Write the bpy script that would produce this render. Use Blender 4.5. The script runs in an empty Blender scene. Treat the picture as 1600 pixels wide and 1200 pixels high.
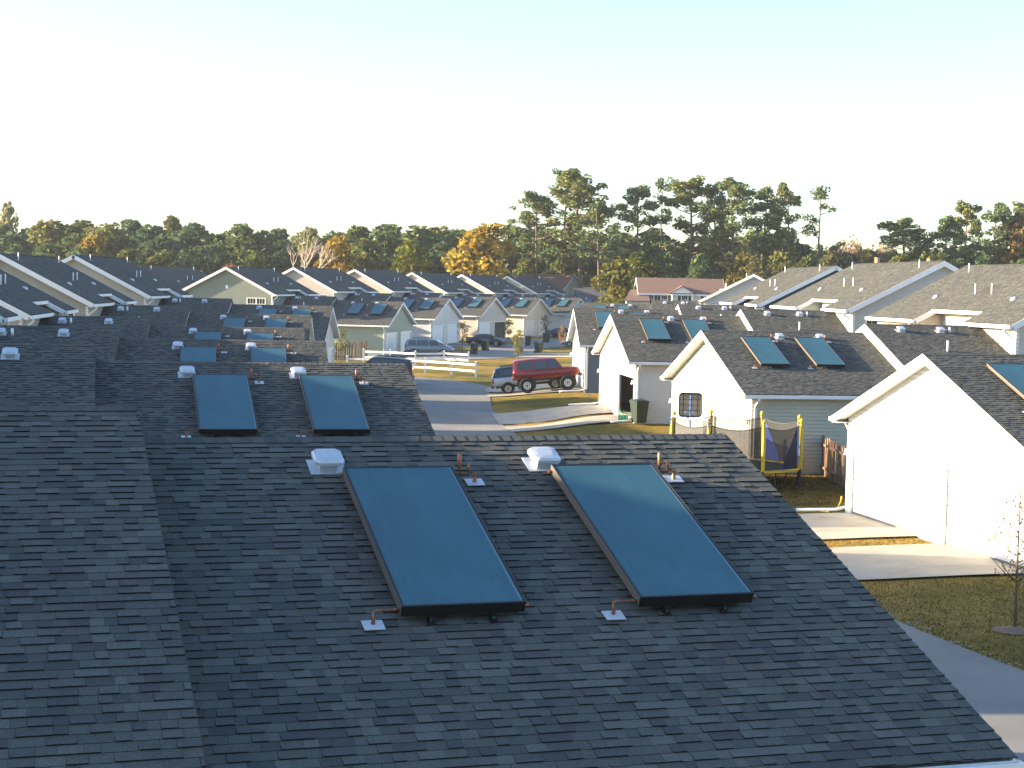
import bpy, math, random
import numpy as np
from mathutils import Matrix, Vector, Euler
R = math.radians
rng = random.Random(11)
scene = bpy.context.scene
col = scene.collection

# ------------------------------------------------------------------ camera, sky, sun, exposure
CAM_H = 7.25
cam_d = bpy.data.cameras.new("camera")
cam = bpy.data.objects.new("camera", cam_d); col.objects.link(cam)
cam_d.sensor_width = 36.0
cam_d.lens = 36.0 * 2632.4 / 1600.0
cam_d.clip_start = 0.5; cam_d.clip_end = 4000
cam.matrix_world = (Matrix.Translation((0, 0, CAM_H)) @ Matrix.Rotation(R(90 - 3.359), 4, 'X')
                    @ Matrix.Rotation(R(1.208), 4, 'Z'))
scene.camera = cam
SUN_AZ, SUN_EL = 270.5, 13.3           # clockwise from +Y
world = bpy.data.worlds.new("World"); scene.world = world; world.use_nodes = True
wn = world.node_tree; wn.nodes.clear()
sky = wn.nodes.new('ShaderNodeTexSky'); sky.sky_type = 'NISHITA'; sky.sun_disc = False
sky.sun_elevation = R(SUN_EL); sky.sun_rotation = R(SUN_AZ)
sky.altitude = 10; sky.air_density = 1.0; sky.dust_density = 1.0; sky.ozone_density = 2.6
bg = wn.nodes.new('ShaderNodeBackground'); bg.inputs['Strength'].default_value = 0.104
wo = wn.nodes.new('ShaderNodeOutputWorld')
wb = wn.nodes.new('ShaderNodeMix'); wb.data_type = 'RGBA'; wb.blend_type = 'MULTIPLY'; wb.inputs[0].default_value = 1.0
wb.inputs[7].default_value = (.975, .985, 1.02, 1)      # even camera white balance of the sky
wn.links.new(sky.outputs['Color'], wb.inputs[6]); wn.links.new(wb.outputs[2], bg.inputs['Color']); wn.links.new(bg.outputs[0], wo.inputs['Surface'])
sd = bpy.data.lights.new("sun", 'SUN'); sd.energy = 5.0; sd.angle = R(0.55); sd.color = (1.0, 0.81, 0.56)
sun = bpy.data.objects.new("sun", sd); col.objects.link(sun)
sdir = Vector((math.sin(R(SUN_AZ)) * math.cos(R(SUN_EL)), math.cos(R(SUN_AZ)) * math.cos(R(SUN_EL)), math.sin(R(SUN_EL))))
sun.rotation_euler = sdir.to_track_quat('Z', 'Y').to_euler()
sun.location = (-60, 0, 40)
vs = scene.view_settings
vs.view_transform = 'Standard'; vs.look = 'None'; vs.gamma = 1.0; vs.use_curve_mapping = False
vs.exposure = 2.2
scene.cycles.max_bounces = 6

# ------------------------------------------------------------------ materials
def nmat(name):
    m = bpy.data.materials.new(name); m.use_nodes = True
    return m, m.node_tree, m.node_tree.nodes['Principled BSDF']
def mixnode(nt, a, b, fac, blend='MIX'):
    n = nt.nodes.new('ShaderNodeMix'); n.data_type = 'RGBA'; n.blend_type = blend
    for sock, v in ((n.inputs[0], fac), (n.inputs[6], a), (n.inputs[7], b)):
        if isinstance(v, bpy.types.NodeSocket): nt.links.new(v, sock)
        else: sock.default_value = v if not isinstance(v, tuple) else (*v, 1)[:4]
    return n.outputs[2]
def noise(nt, scale, detail=4, rough=.6, vec=None, coord='Object'):
    n = nt.nodes.new('ShaderNodeTexNoise'); n.inputs['Scale'].default_value = scale
    n.inputs['Detail'].default_value = detail; n.inputs['Roughness'].default_value = rough
    if vec is None:
        tc = nt.nodes.new('ShaderNodeTexCoord'); vec = tc.outputs[coord]
    nt.links.new(vec, n.inputs['Vector']); return n.outputs['Fac']
def ramp(nt, fac, stops):
    n = nt.nodes.new('ShaderNodeValToRGB'); nt.links.new(fac, n.inputs[0])
    e = n.color_ramp.elements
    while len(e) < len(stops): e.new(0.5)
    for i, (p, c) in enumerate(stops):
        e[i].position = p; e[i].color = (*c, 1) if len(c) == 3 else c
    return n.outputs[0]
def bump(nt, bs, h, strength=.3, dist=.02):
    b = nt.nodes.new('ShaderNodeBump'); b.inputs['Strength'].default_value = strength
    b.inputs['Distance'].default_value = dist; nt.links.new(h, b.inputs['Height'])
    nt.links.new(b.outputs[0], bs.inputs['Normal'])
def plain(name, c, rough=.6, metal=0., var=.0, vscale=6., spec=.5, objcol=False):
    m, nt, bs = nmat(name)
    bs.inputs['Roughness'].default_value = rough; bs.inputs['Metallic'].default_value = metal
    bs.inputs['Specular IOR Level'].default_value = spec
    src = (*c, 1)
    if objcol:
        oi = nt.nodes.new('ShaderNodeObjectInfo'); src = oi.outputs['Color']
    if var > 0:
        f = noise(nt, vscale, 5)
        k = ramp(nt, f, [(.3, (1 - var,) * 3), (.7, (1 + var * .4,) * 3)])
        nt.links.new(mixnode(nt, src if objcol else tuple(c), k, 1.0, 'MULTIPLY'), bs.inputs['Base Color'])
    elif objcol: nt.links.new(src, bs.inputs['Base Color'])
    else: bs.inputs['Base Color'].default_value = src
    return m
def shingle_mat():
    m, nt, bs = nmat("asphalt_shingle")
    at = nt.nodes.new('ShaderNodeAttribute'); at.attribute_name = 'tint'
    g = noise(nt, 90., 3, .7)
    k = ramp(nt, g, [(.3, (.5,) * 3), (.7, (1.45,) * 3)])
    big = ramp(nt, noise(nt, .45, 3), [(.3, (.86, .87, .9)), (.7, (1.1, 1.08, 1.04))])
    c = mixnode(nt, at.outputs['Color'], k, 1., 'MULTIPLY')
    c = mixnode(nt, c, big, 1., 'MULTIPLY')
    nt.links.new(c, bs.inputs['Base Color']); bs.inputs['Roughness'].default_value = .92
    bs.inputs['Specular IOR Level'].default_value = .25
    bump(nt, bs, g, .5, .004)
    return m
def leaf_mat(name, trans=.35):
    m, nt, bs = nmat(name)
    at = nt.nodes.new('ShaderNodeAttribute'); at.attribute_name = 'tint'
    oi = nt.nodes.new('ShaderNodeObjectInfo')
    c = mixnode(nt, oi.outputs['Color'], at.outputs['Color'], 1., 'MULTIPLY')
    out = nt.nodes['Material Output']
    d = nt.nodes.new('ShaderNodeBsdfDiffuse'); t = nt.nodes.new('ShaderNodeBsdfTranslucent')
    mx = nt.nodes.new('ShaderNodeMixShader'); mx.inputs[0].default_value = trans
    nt.links.new(c, d.inputs[0]); nt.links.new(c, t.inputs[0])
    nt.links.new(d.outputs[0], mx.inputs[1]); nt.links.new(t.outputs[0], mx.inputs[2])
    nt.links.new(mx.outputs[0], out.inputs['Surface'])
    nt.nodes.remove(bs)
    return m
def grass_mat():
    m, nt, bs = nmat("lawn")
    big = noise(nt, .16, 4, .6); mid = noise(nt, 1.3, 5, .65); fine = noise(nt, 26., 3, .8)
    ca = ramp(nt, mid, [(.3, (.36, .22, .055)), (.5, (.29, .19, .048)), (.7, (.17, .14, .036))])
    cb = ramp(nt, mid, [(.3, (.19, .14, .036)), (.55, (.095, .10, .022)), (.75, (.27, .175, .045))])
    c = mixnode(nt, ca, cb, ramp(nt, big, [(.42, (0, 0, 0)), (.62, (1, 1, 1))]))
    c = mixnode(nt, c, ramp(nt, fine, [(.25, (.5,) * 3), (.75, (1.45,) * 3)]), 1., 'MULTIPLY')
    nt.links.new(c, bs.inputs['Base Color']); bs.inputs['Roughness'].default_value = 1.
    bs.inputs['Specular IOR Level'].default_value = .1
    bump(nt, bs, fine, 1., .05)
    return m
def asphalt_mat():
    m, nt, bs = nmat("asphalt")
    a = noise(nt, .35, 5, .6); f = noise(nt, 60., 2, .8)
    c = ramp(nt, a, [(.3, (.155, .150, .143)), (.7, (.225, .213, .196))])
    c = mixnode(nt, c, ramp(nt, f, [(.25, (.7,) * 3), (.75, (1.3,) * 3)]), 1., 'MULTIPLY')
    nt.links.new(c, bs.inputs['Base Color']); bs.inputs['Roughness'].default_value = .9
    bs.inputs['Specular IOR Level'].default_value = .3
    bump(nt, bs, f, .5, .01)
    return m
def concrete_mat():
    m, nt, bs = nmat("concrete")
    a = noise(nt, .9, 5, .65); f = noise(nt, 30., 3, .7)
    c = ramp(nt, a, [(.28, (.21, .192, .16)), (.5, (.30, .275, .23)), (.75, (.35, .325, .28))])
    c = mixnode(nt, c, ramp(nt, f, [(.2, (.85,) * 3), (.8, (1.1,) * 3)]), 1., 'MULTIPLY')
    nt.links.new(c, bs.inputs['Base Color']); bs.inputs['Roughness'].default_value = .85
    bump(nt, bs, f, .3, .005)
    return m
def panel_glass_mat():
    m, nt, bs = nmat("collector_glass")
    f = noise(nt, 150., 2, .6)
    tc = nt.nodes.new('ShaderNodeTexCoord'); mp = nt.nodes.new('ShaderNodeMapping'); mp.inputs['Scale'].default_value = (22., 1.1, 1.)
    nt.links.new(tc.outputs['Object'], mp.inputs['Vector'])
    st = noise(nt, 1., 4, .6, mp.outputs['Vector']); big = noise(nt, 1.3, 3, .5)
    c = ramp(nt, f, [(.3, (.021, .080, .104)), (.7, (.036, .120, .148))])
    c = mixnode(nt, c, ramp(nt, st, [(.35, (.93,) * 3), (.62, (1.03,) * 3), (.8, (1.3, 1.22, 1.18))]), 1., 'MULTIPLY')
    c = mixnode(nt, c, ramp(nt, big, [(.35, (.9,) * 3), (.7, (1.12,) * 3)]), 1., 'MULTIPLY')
    nt.links.new(c, bs.inputs['Base Color']); bs.inputs['Roughness'].default_value = .55
    bs.inputs['Coat Weight'].default_value = .06; bs.inputs['Coat Roughness'].default_value = .4
    bump(nt, bs, f, .2, .003)
    return m
def net_mat(op=.5):
    m, nt, bs = nmat("net_mesh")
    bs.inputs['Base Color'].default_value = (.03, .028, .025, 1); bs.inputs['Roughness'].default_value = .8
    tr = nt.nodes.new('ShaderNodeBsdfTransparent'); mx = nt.nodes.new('ShaderNodeMixShader')
    mx.inputs[0].default_value = op
    out = nt.nodes['Material Output']
    nt.links.new(tr.outputs[0], mx.inputs[1]); nt.links.new(bs.outputs[0], mx.inputs[2])
    nt.links.new(mx.outputs[0], out.inputs['Surface'])
    return m
def car_paint(name, c, metal=.3):
    m, nt, bs = nmat(name)
    f = noise(nt, 3., 4)
    nt.links.new(mixnode(nt, tuple(c), tuple(x * .8 for x in c), f), bs.inputs['Base Color'])
    bs.inputs['Metallic'].default_value = metal; bs.inputs['Roughness'].default_value = .35
    bs.inputs['Coat Weight'].default_value = .6; bs.inputs['Coat Roughness'].default_value = .08
    return m
M = dict(
    shingle=shingle_mat(), lawn=grass_mat(), asphalt=asphalt_mat(), concrete=concrete_mat(),
    siding=plain("vinyl_siding", (.5, .5, .5), .55, var=.10, vscale=1.2, objcol=True),
    trim=plain("white_trim", (.78, .77, .74), .5, var=.06, vscale=2.),
    door=plain("white_door", (.76, .75, .72), .5, var=.05, vscale=1.5),
    seal=plain("door_seal_grey", (.09, .09, .10), .7),
    deck=plain("roof_deck", (.06, .06, .065), .9),
    glass=panel_glass_mat(), frame=plain("collector_frame", (.012, .011, .01), .45, .2),
    edge=plain("collector_edge_metal", (.17, .145, .12), .45, .4), inner_glow=plain("glass_inner_side_glow", (.10, .19, .23), .5),
    galv=plain("galvanised_metal", (.52, .55, .59), .45, .25, var=.12, vscale=9.),
    copper=plain("copper", (.36, .15, .08), .5, .7, var=.4, vscale=14.),
    pane=plain("window_pane", (.02, .025, .03), .08, 0., spec=.8),
    pvc=plain("pvc_pipe", (.78, .77, .74), .5),
    wood=plain("weathered_wood", (.22, .13, .08), .85, var=.35, vscale=7.),
    wood2=plain("tan_wood", (.36, .24, .15), .85, var=.3, vscale=7.),
    post=plain("utility_wood", (.34, .22, .13), .85, var=.3, vscale=3.),
    bark=plain("bark", (.10, .075, .055), .95, var=.35, vscale=3.),
    pinebark=plain("pine_bark", (.15, .10, .07), .95, var=.35, vscale=2.5),
    palebark=plain("pale_bark", (.5, .42, .34), .9, var=.25, vscale=2.5),
    leaf=leaf_mat("foliage"), needle=leaf_mat("needles", .25),
    white=plain("white_vinyl", (.82, .82, .8), .45, var=.04),
    binmat=plain("bin_plastic", (.012, .03, .02), .45), black=plain("black_plastic", (.012, .012, .012), .5),
    rubber=plain("tyre_rubber", (.014, .014, .014), .85), rim=plain("wheel_rim", (.75, .75, .74), .35, .5),
    rimgrey=plain("alloy_rim", (.42, .4, .37), .35, .8),
    red=car_paint("red_paint", (.20, .010, .012), .1), silver=car_paint("silver_paint", (.42, .46, .50), .6),
    greyp=car_paint("grey_paint", (.20, .23, .26), .6), blackp=car_paint("black_paint", (.012, .014, .018)),
    navy=car_paint("dark_blue_paint", (.02, .022, .045)), carglass=plain("car_glass", (.02, .028, .032), .06, spec=.9),
    taill=plain("tail_lamp", (.35, .01, .01), .25), chrome=plain("chrome", (.7, .7, .7), .15, 1.),
    tanp=plain("bumper_grey", (.06, .06, .06), .6),
    yellow=plain("yellow_pad", (.62, .44, .02), .6, var=.1, vscale=5.), blue=plain("blue_fabric", (.02, .07, .36), .7, var=.15, vscale=5.),
    bluebar=plain("blue_tube", (.10, .20, .55), .4), net=net_mat(.72), matblack=plain("jump_mat", (.02, .02, .02), .8),
    steel=plain("blue_steel_leg", (.05, .06, .09), .5, .4), hose=plain("green_hose", (.03, .22, .12), .5),
    cord=plain("yellow_cord", (.60, .45, .05), .5), dark=plain("dark_interior", (.05, .045, .04), .9),
    mulch=plain("mulch", (.2, .13, .085), .95, var=.4, vscale=20.), gravel=plain("gravel", (.26, .24, .2), .9, var=.3, vscale=30.),
    blade=leaf_mat("grass_blades", .2), shutter=plain("dark_shutter", (.05, .045, .04), .7),
)

# ------------------------------------------------------------------ mesh helpers
class MB:
    def __init__(s): s.v = []; s.f = []; s.t = []; s.smooth = False
    def quad(s, a, b, c, d, t=None):
        i = len(s.v); s.v += [tuple(a), tuple(b), tuple(c), tuple(d)]; s.f.append((i, i + 1, i + 2, i + 3)); s.t.append(t)
    def poly(s, pts, t=None):
        i = len(s.v); s.v += [tuple(p) for p in pts]; s.f.append(tuple(range(i, i + len(pts)))); s.t.append(t)
    def hexa(s, p, t=None, te=None):
        """p: 8 pts, bottom 0-3 ccw, top 4-7 above them"""
        i = len(s.v); s.v += [tuple(q) for q in p]
        fs = [(3, 2, 1, 0), (4, 5, 6, 7), (0, 1, 5, 4), (1, 2, 6, 5), (2, 3, 7, 6), (3, 0, 4, 7)]
        for k, f in enumerate(fs):
            s.f.append(tuple(i + j for j in f)); s.t.append(t if (k < 2 or te is None) else te)
    def box(s, x0, x1, y0, y1, z0, z1, t=None):
        if x0 > x1: x0, x1 = x1, x0
        if y0 > y1: y0, y1 = y1, y0
        if z0 > z1: z0, z1 = z1, z0
        s.hexa([(x0, y0, z0), (x1, y0, z0), (x1, y1, z0), (x0, y1, z0), (x0, y0, z1), (x1, y0, z1), (x1, y1, z1), (x0, y1, z1)], t)
    def bar(s, a, b, w, h=None, up=(0, 0, 1)):
        """rectangular bar along a->b, w sideways, h along up"""
        h = w if h is None else h
        a = Vector(a); b = Vector(b); d = (b - a).normalized(); sd_ = d.cross(Vector(up))
        if sd_.length < 1e-4: sd_ = d.cross(Vector((1, 0, 0)))
        sd_.normalize(); u = sd_.cross(d).normalized()
        o = [(-1, -1), (1, -1), (1, 1), (-1, 1)]
        q = [a + sd_ * (i * w / 2) + u * (j * h / 2) for i, j in o] + [b + sd_ * (i * w / 2) + u * (j * h / 2) for i, j in o]
        s.hexa(q)
    def tube(s, pts, rad, n=8, cap=True, t=None):
        pts = [Vector(p) for p in pts]; rr = rad if isinstance(rad, (list, tuple)) else [rad] * len(pts)
        rings = []
        prev = None
        for k, p in enumerate(pts):
            d = (pts[min(k + 1, len(pts) - 1)] - pts[max(k - 1, 0)]).normalized()
            ref = Vector((0, 0, 1)) if abs(d.z) < .9 else Vector((1, 0, 0))
            if prev is not None: ref = prev
            a = d.cross(ref)
            if a.length < 1e-4: a = d.cross(Vector((0, 1, 0)))
            a.normalize(); b = a.cross(d).normalized(); prev = b
            b0 = len(s.v)
            for i in range(n):
                an = 2 * math.pi * i / n
                s.v.append(tuple(p + (a * math.cos(an) + b * math.sin(an)) * rr[k]))
            rings.append(b0)
        for k in range(len(rings) - 1):
            for i in range(n):
                s.f.append((rings[k] + i, rings[k] + (i + 1) % n, rings[k + 1] + (i + 1) % n, rings[k + 1] + i)); s.t.append(t)
        if cap:
            s.f.append(tuple(rings[0] + i for i in range(n - 1, -1, -1))); s.t.append(t)
            s.f.append(tuple(rings[-1] + i for i in range(n))); s.t.append(t)
    def mesh(s, name, mat, smooth=False):
        me = bpy.data.meshes.new(name); me.from_pydata(s.v, [], s.f); me.update()
        mats = mat if isinstance(mat, list) else [mat]
        for m in mats: me.materials.append(m)
        if any(t is not None for t in s.t):
            at = me.attributes.new('tint', 'FLOAT_COLOR', 'FACE')
            arr = np.ones((len(s.f), 4), dtype=np.float32)
            for i, t in enumerate(s.t):
                if t is not None: arr[i, :3] = t
            at.data.foreach_set('color', arr.ravel())
        if smooth: me.polygons.foreach_set('use_smooth', [True] * len(me.polygons))
        return me
    def build(s, name, mat, parent=None, smooth=False, kind=None, label=None):
        return link(name, s.mesh(name, mat, smooth), parent, kind, label)
def link(name, data, parent=None, kind=None, label=None, loc=None, rot=None):
    o = bpy.data.objects.new(name, data); col.objects.link(o)
    if parent is not None: o.parent = parent
    if kind: o['kind'] = kind
    if label: o['label'] = label
    if loc is not None: o.location = loc
    if rot is not None: o.rotation_euler = rot
    return o
def thing(name, label, cat, loc=(0, 0, 0), rz=0, group=None):
    o = link(name, None); o.empty_display_size = .3
    o.location = loc; o.rotation_euler = (0, 0, rz)
    return tag(o, label, cat, group)
def tag(o, label, cat, group=None):
    o['label'] = label; o['category'] = cat
    if group: o['group'] = group
    return o
_children = {}
def kids(o):
    return [c for c in col.objects if c.parent == o]
def tree_of(root):
    """snapshot of the hierarchy (part, [sub-parts])"""
    allc = {}
    for c in col.objects:
        if c.parent is not None: allc.setdefault(c.parent.name, []).append(c)
    def rec(o): return (o, [rec(c) for c in allc.get(o.name, [])])
    return rec(root)
def copy_tree(node, parent=None, skip=()):
    o, ch = node
    c = o.copy(); col.objects.link(c); c.parent = parent
    for k in ch:
        if k[0].name.split('.')[0] in skip: continue
        copy_tree(k, c, skip)
    return c

# ------------------------------------------------------------------ lots: garage apex (x, y), yaw of the depth axis, ridge height over datum
GW, RISE, EH, OV = 12.71, 2.314, 3.071, .417
RH = EH + RISE                      # garage ridge above its slab
AL = math.atan2(RISE, GW / 2); CA, SA, TA = math.cos(AL), math.sin(AL), math.tan(AL)
LOT = {'L0': (2.64, 20.92, -17.5, -1.81), 'L1': (-2.59, 40.29, -13.84, -1.94), 'L2': (-6.77, 60.53, -9.6, -2.16),
       'L3': (-10.02, 80.55, -7.6, -2.27), 'L4': (-12.09, 100.94, -4.6, -2.06), 'L5': (-12.96, 120.88, -1.1, -1.79),
       'C0': (-11.41, 174.48, 9.38, -1.97), 'C1': (-7.48, 197.08, 13.31, -1.68), 'C2': (-2.26, 216.44, 16.47, -1.60),
       'C3': (3.8, 237.0, 18.04, -1.72), 'C4': (10.2, 256.2, 19.0, -1.75), 'C5': (17.0, 275.0, 20.0, -1.75),
       'R3': (11.84, 48.55, -12.63, -1.72), 'R2': (8.03, 71.8, -9.78, -1.74), 'R1': (5.34, 92.56, -5.85, -1.45),
       'R0': (4.18, 116.79, -1.98, -1.47), 'Q0': (6.95, 172.0, 8.0, -1.62)}
def base_z(k): return CAM_H + LOT[k][3] - RH
def sgn(k): return 1 if k[0] in 'RQ' else -1
def lotpt(k, u, v, z=0.):
    gx, gy, yaw, zr = LOT[k]; a = R(yaw); s = sgn(k)
    return (gx + math.cos(a) * s * u + math.sin(a) * v, gy - math.sin(a) * s * u + math.cos(a) * v, z)
ctrl = []
for k in LOT:
    b = base_z(k) - .06
    for u, v in ((4, 0), (0.5, -4), (.5, 4), (9, 5), (9, -5)): ctrl.append((*lotpt(k, u, v)[:2], b))
ALLEY_R = [(17.5, 2.), (15.0, 13.), (12.6, 23.), (10.2, 31.8), (8.5, 37.4), (6.18, 47.3), (4.2, 59.), (2.32, 70.8), (.75, 81.), (-.43, 92.), (-1.2, 104.), (-1.62, 116.6), (-1.7, 124.3)]
for i, p in enumerate(ALLEY_R): ctrl.append((p[0] - 2.7, p[1], -.06 if p[1] < 50 else (-.25 if p[1] < 62 else (-.52 if p[1] < 108 else -.32)))); ctrl.append((p[0] - .2, p[1], ctrl[-1][2] + .02))
for p in ((-5, 140), (-12, 146), (2, 145), (-5, 168), (2, 185), (8, 205), (-12, 160)): ctrl.append((*p, -.05))
CT = np.array(ctrl)
def gz(x, y):
    d2 = (CT[:, 0] - x) ** 2 + (CT[:, 1] - y) ** 2 + 3.0
    w = 1 / d2 ** 1.6
    w0 = 1e-5
    return float((w @ CT[:, 2]) / (w.sum() + w0))

# ------------------------------------------------------------------ setting: ground, alleys, driveways
def axis(lo, hi, a, b, fine, grow=1.35):
    out = list(np.arange(a, b + .01, fine)); st = fine
    x = a
    while x > lo: st *= grow; x -= st; out.insert(0, x)
    st = fine; x = b
    while x < hi: st *= grow; x += st; out.append(x)
    return out
xs = axis(-1500, 1500, -30, 32, 2.); ys = axis(-300, 2500, 0, 280, 2.)
mb = MB()
mb.v = [(x, y, gz(x, y)) for y in ys for x in xs]
nx = len(xs)
mb.f = [(j * nx + i, j * nx + i + 1, (j + 1) * nx + i + 1, (j + 1) * nx + i) for j in range(len(ys) - 1) for i in range(nx - 1)]
mb.t = [None] * len(mb.f)
mb.build('ground', M['lawn'], kind='structure', smooth=True)
def offset_poly(pts, d):
    out = []
    for i, p in enumerate(pts):
        a = Vector(pts[max(i - 1, 0)]); b = Vector(pts[min(i + 1, len(pts) - 1)]); t = (b - a).normalized()
        out.append((p[0] - t.y * d, p[1] + t.x * d))
    return out
def resample(pts, step):
    out = [pts[0]]
    for a, b in zip(pts[:-1], pts[1:]):
        a = Vector(a); b = Vector(b); n = max(1, int((b - a).length / step))
        for i in range(1, n + 1): out.append(tuple(a.lerp(b, i / n)))
    return out
def smooth_line(pts, step=2., it=3):
    p = resample(pts, step)
    for _ in range(it):
        p = [p[0]] + [((p[i - 1][0] + 2 * p[i][0] + p[i + 1][0]) / 4, (p[i - 1][1] + 2 * p[i][1] + p[i + 1][1]) / 4) for i in range(1, len(p) - 1)] + [p[-1]]
    return p
def strip(name, A, B, mat, lift, kind='structure', nc=4, parent=None):
    m = MB(); n = len(A)
    for a, b in zip(A, B):
        for j in range(nc + 1):
            t = j / nc; x = a[0] + (b[0] - a[0]) * t; y = a[1] + (b[1] - a[1]) * t
            m.v.append((x, y, gz(x, y) + lift))
    for i in range(n - 1):
        for j in range(nc):
            k = i * (nc + 1) + j
            m.f.append((k, k + 1, k + nc + 2, k + nc + 1)); m.t.append(None)
    return m.build(name, mat, parent, kind=kind)
ar = smooth_line(ALLEY_R + [(-2.3, 127.2), (-4.6, 130.2), (-8.5, 132.6), (-14., 134.6), (-24., 136.5), (-45., 138.)], 1.2, 3)
al_ = offset_poly(ar, 5.6)
strip('alley', al_, ar, M['asphalt'], .035)
r2r = smooth_line([(-45, 158.), (-24., 158.), (-10., 160.), (-3., 163.), (.3, 168.), (1.3, 173.), (3.6, 194.4), (9., 213.2), (15.2, 233.3), (22., 253.), (30., 275.)], 1.5, 6)
r2l = offset_poly(r2r, 6.2)
strip('far_street', r2l, r2r, M['asphalt'], .04)
DRV = [(.72, 5.72), (-5.72, -.72)]
for k in LOT:
    if k in ('C4', 'C5', 'L0'): continue
    for (v0, v1) in DRV:
        A, B = [], []
        n = 9
        for i in range(n):
            u = .45 - (6.4 if k != 'C0' else 6.8) * i / (n - 1)
            A.append(lotpt(k, u, v0)[:2]); B.append(lotpt(k, u, v1)[:2])
        m = MB(); nc = 6
        for a, b in zip(A, B):
            for j in range(nc + 1):
                t = j / nc; x = a[0] + (b[0] - a[0]) * t; y = a[1] + (b[1] - a[1]) * t
                m.v.append((x, y, gz(x, y) + .06))
        for i in range(n - 1):
            for j in range(nc):
                q = i * (nc + 1) + j
                f = (q, q + 1, q + nc + 2, q + nc + 1)
                m.f.append(f if sgn(k) < 0 else f[::-1]); m.t.append(None)
        m.build('driveway', M['concrete'], kind='structure')
# crumbled pale edge where lawn meets the near alley
m = MB()
for i in range(420):
    t = rng.random(); y = 24 + t * 30
    j = min(range(len(ar)), key=lambda q: abs(ar[q][1] - y)); p = ar[j]
    x = p[0] + rng.gauss(.05, .16); y += rng.uniform(-.8, .8); w = rng.uniform(.012, .05); h = rng.uniform(.005, .02)
    z = gz(x, y) + .03; a = rng.uniform(0, 3)
    c, s_ = math.cos(a) * w, math.sin(a) * w
    m.hexa([(x - c, y - s_, z), (x + s_, y - c, z), (x + c, y + s_, z), (x - s_, y + c, z)] + [(x - c * .6, y - s_ * .6, z + h), (x + s_ * .6, y - c * .6, z + h), (x + c * .6, y + s_ * .6, z + h), (x - s_ * .6, y + c * .6, z + h)])
m.build('gravel_edge', M['gravel'], kind='stuff')
# grass blades on the near lawns
def blades(name, region, n, label=None):
    arr_v = []; arr_f = []; tt = []
    r_ = random.Random(5)
    x0, x1, y0, y1, ok = region
    while len(arr_f) < n:
        x = r_.uniform(x0, x1); y = r_.uniform(y0, y1)
        if not ok(x, y): continue
        z = gz(x, y); a = r_.uniform(0, 6.28); w = r_.uniform(.008, .02); h = r_.uniform(.025, .07)
        lx, ly = r_.gauss(0, .04), r_.gauss(0, .04); i = len(arr_v)
        arr_v += [(x - w * math.cos(a), y - w * math.sin(a), z), (x + w * math.cos(a), y + w * math.sin(a), z), (x + lx, y + ly, z + h)]
        arr_f.append((i, i + 1, i + 2))
        g = r_.random(); k = r_.uniform(.6, 1.2)
        tt.append((.19 * k, .12 * k, .04 * k) if g < .68 else ((.085 * k, .085 * k, .022 * k) if g < .9 else (.26 * k, .19 * k, .07 * k)))
    m = MB(); m.v = arr_v; m.f = arr_f; m.t = tt
    return m.build(name, M['blade'], kind='stuff')
def ulot(k, x, y):
    gx, gy, yaw, zr = LOT[k]; a = R(yaw); dx, dy = x - gx, y - gy
    return (dx * math.cos(a) - dy * math.sin(a)) * sgn(k), dx * math.sin(a) + dy * math.cos(a)
def near_ok(x, y):
    u, v = ulot('R3', x, y)
    if -5.5 < u < .4: return (v < -5.9 and v > -30) or (-.7 < v < .7)
    return u >= .4 and v < -6.3
blades('grass', (5, 22, 28, 50, near_ok), 30000)
def yard_ok(x, y):
    u, v = ulot('R2', x, y)
    return -5.5 < u < 9 and -15 < v < -6.2
blades('grass', (2, 18, 56, 68, yard_ok), 26000)

# ------------------------------------------------------------------ shingled slopes
EXP = .13
TINTS = [(.089, .091, .081), (.099, .101, .089), (.080, .083, .075), (.115, .116, .102), (.068, .071, .066), (.095, .094, .081)]
LENS = [.11, .13, .16, .19, .23, .28]
SIDE = (.04, .04, .038)
EDGE = (.012, .012, .012)
def courses(u0, u1, slen, seed, s_start=0.):
    """yields pieces (ua, ub, s_top, s_bot, thick, tint index)"""
    r_ = random.Random(seed); out = []
    n = int(math.ceil((slen - s_start) / EXP))
    for k in range(n):
        sb = min(s_start + (k + 1) * EXP, slen + .015); st = s_start + k * EXP
        u = u0 - r_.choice([0, .03, .07, .11]); hi = r_.random() < .5
        while u < u1:
            L = r_.choice(LENS); a = max(u, u0); b = min(u + L, u1)
            if b - a > .015: out.append((a, b, st, sb, .019 if hi else .009, min(5, int(r_.random() * 6)), L if (a == u and b == u + L) else b - a))
            u += L; hi = (not hi) if r_.random() < .82 else hi
    return out
def slope_mesh(m, pieces, fn):
    """fn(u, s, n) -> local point"""
    for a, b, st, sb, th, ti, L in pieces:
        g = .001
        p = [fn(a + g, sb, 0.), fn(b - g, sb, 0.), fn(b - g, st - .01, 0.), fn(a + g, st - .01, 0.),
             fn(a + g, sb, th), fn(b - g, sb, th), fn(b - g, st - .01, .004), fn(a + g, st - .01, .004)]
        i = len(m.v); m.v += p
        for f, t in (((4, 5, 6, 7), TINTS[ti]), ((0, 1, 5, 4), EDGE), ((1, 2, 6, 5), SIDE), ((3, 0, 4, 7), SIDE)):
            m.f.append(tuple(i + j for j in f)); m.t.append(t)
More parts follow.
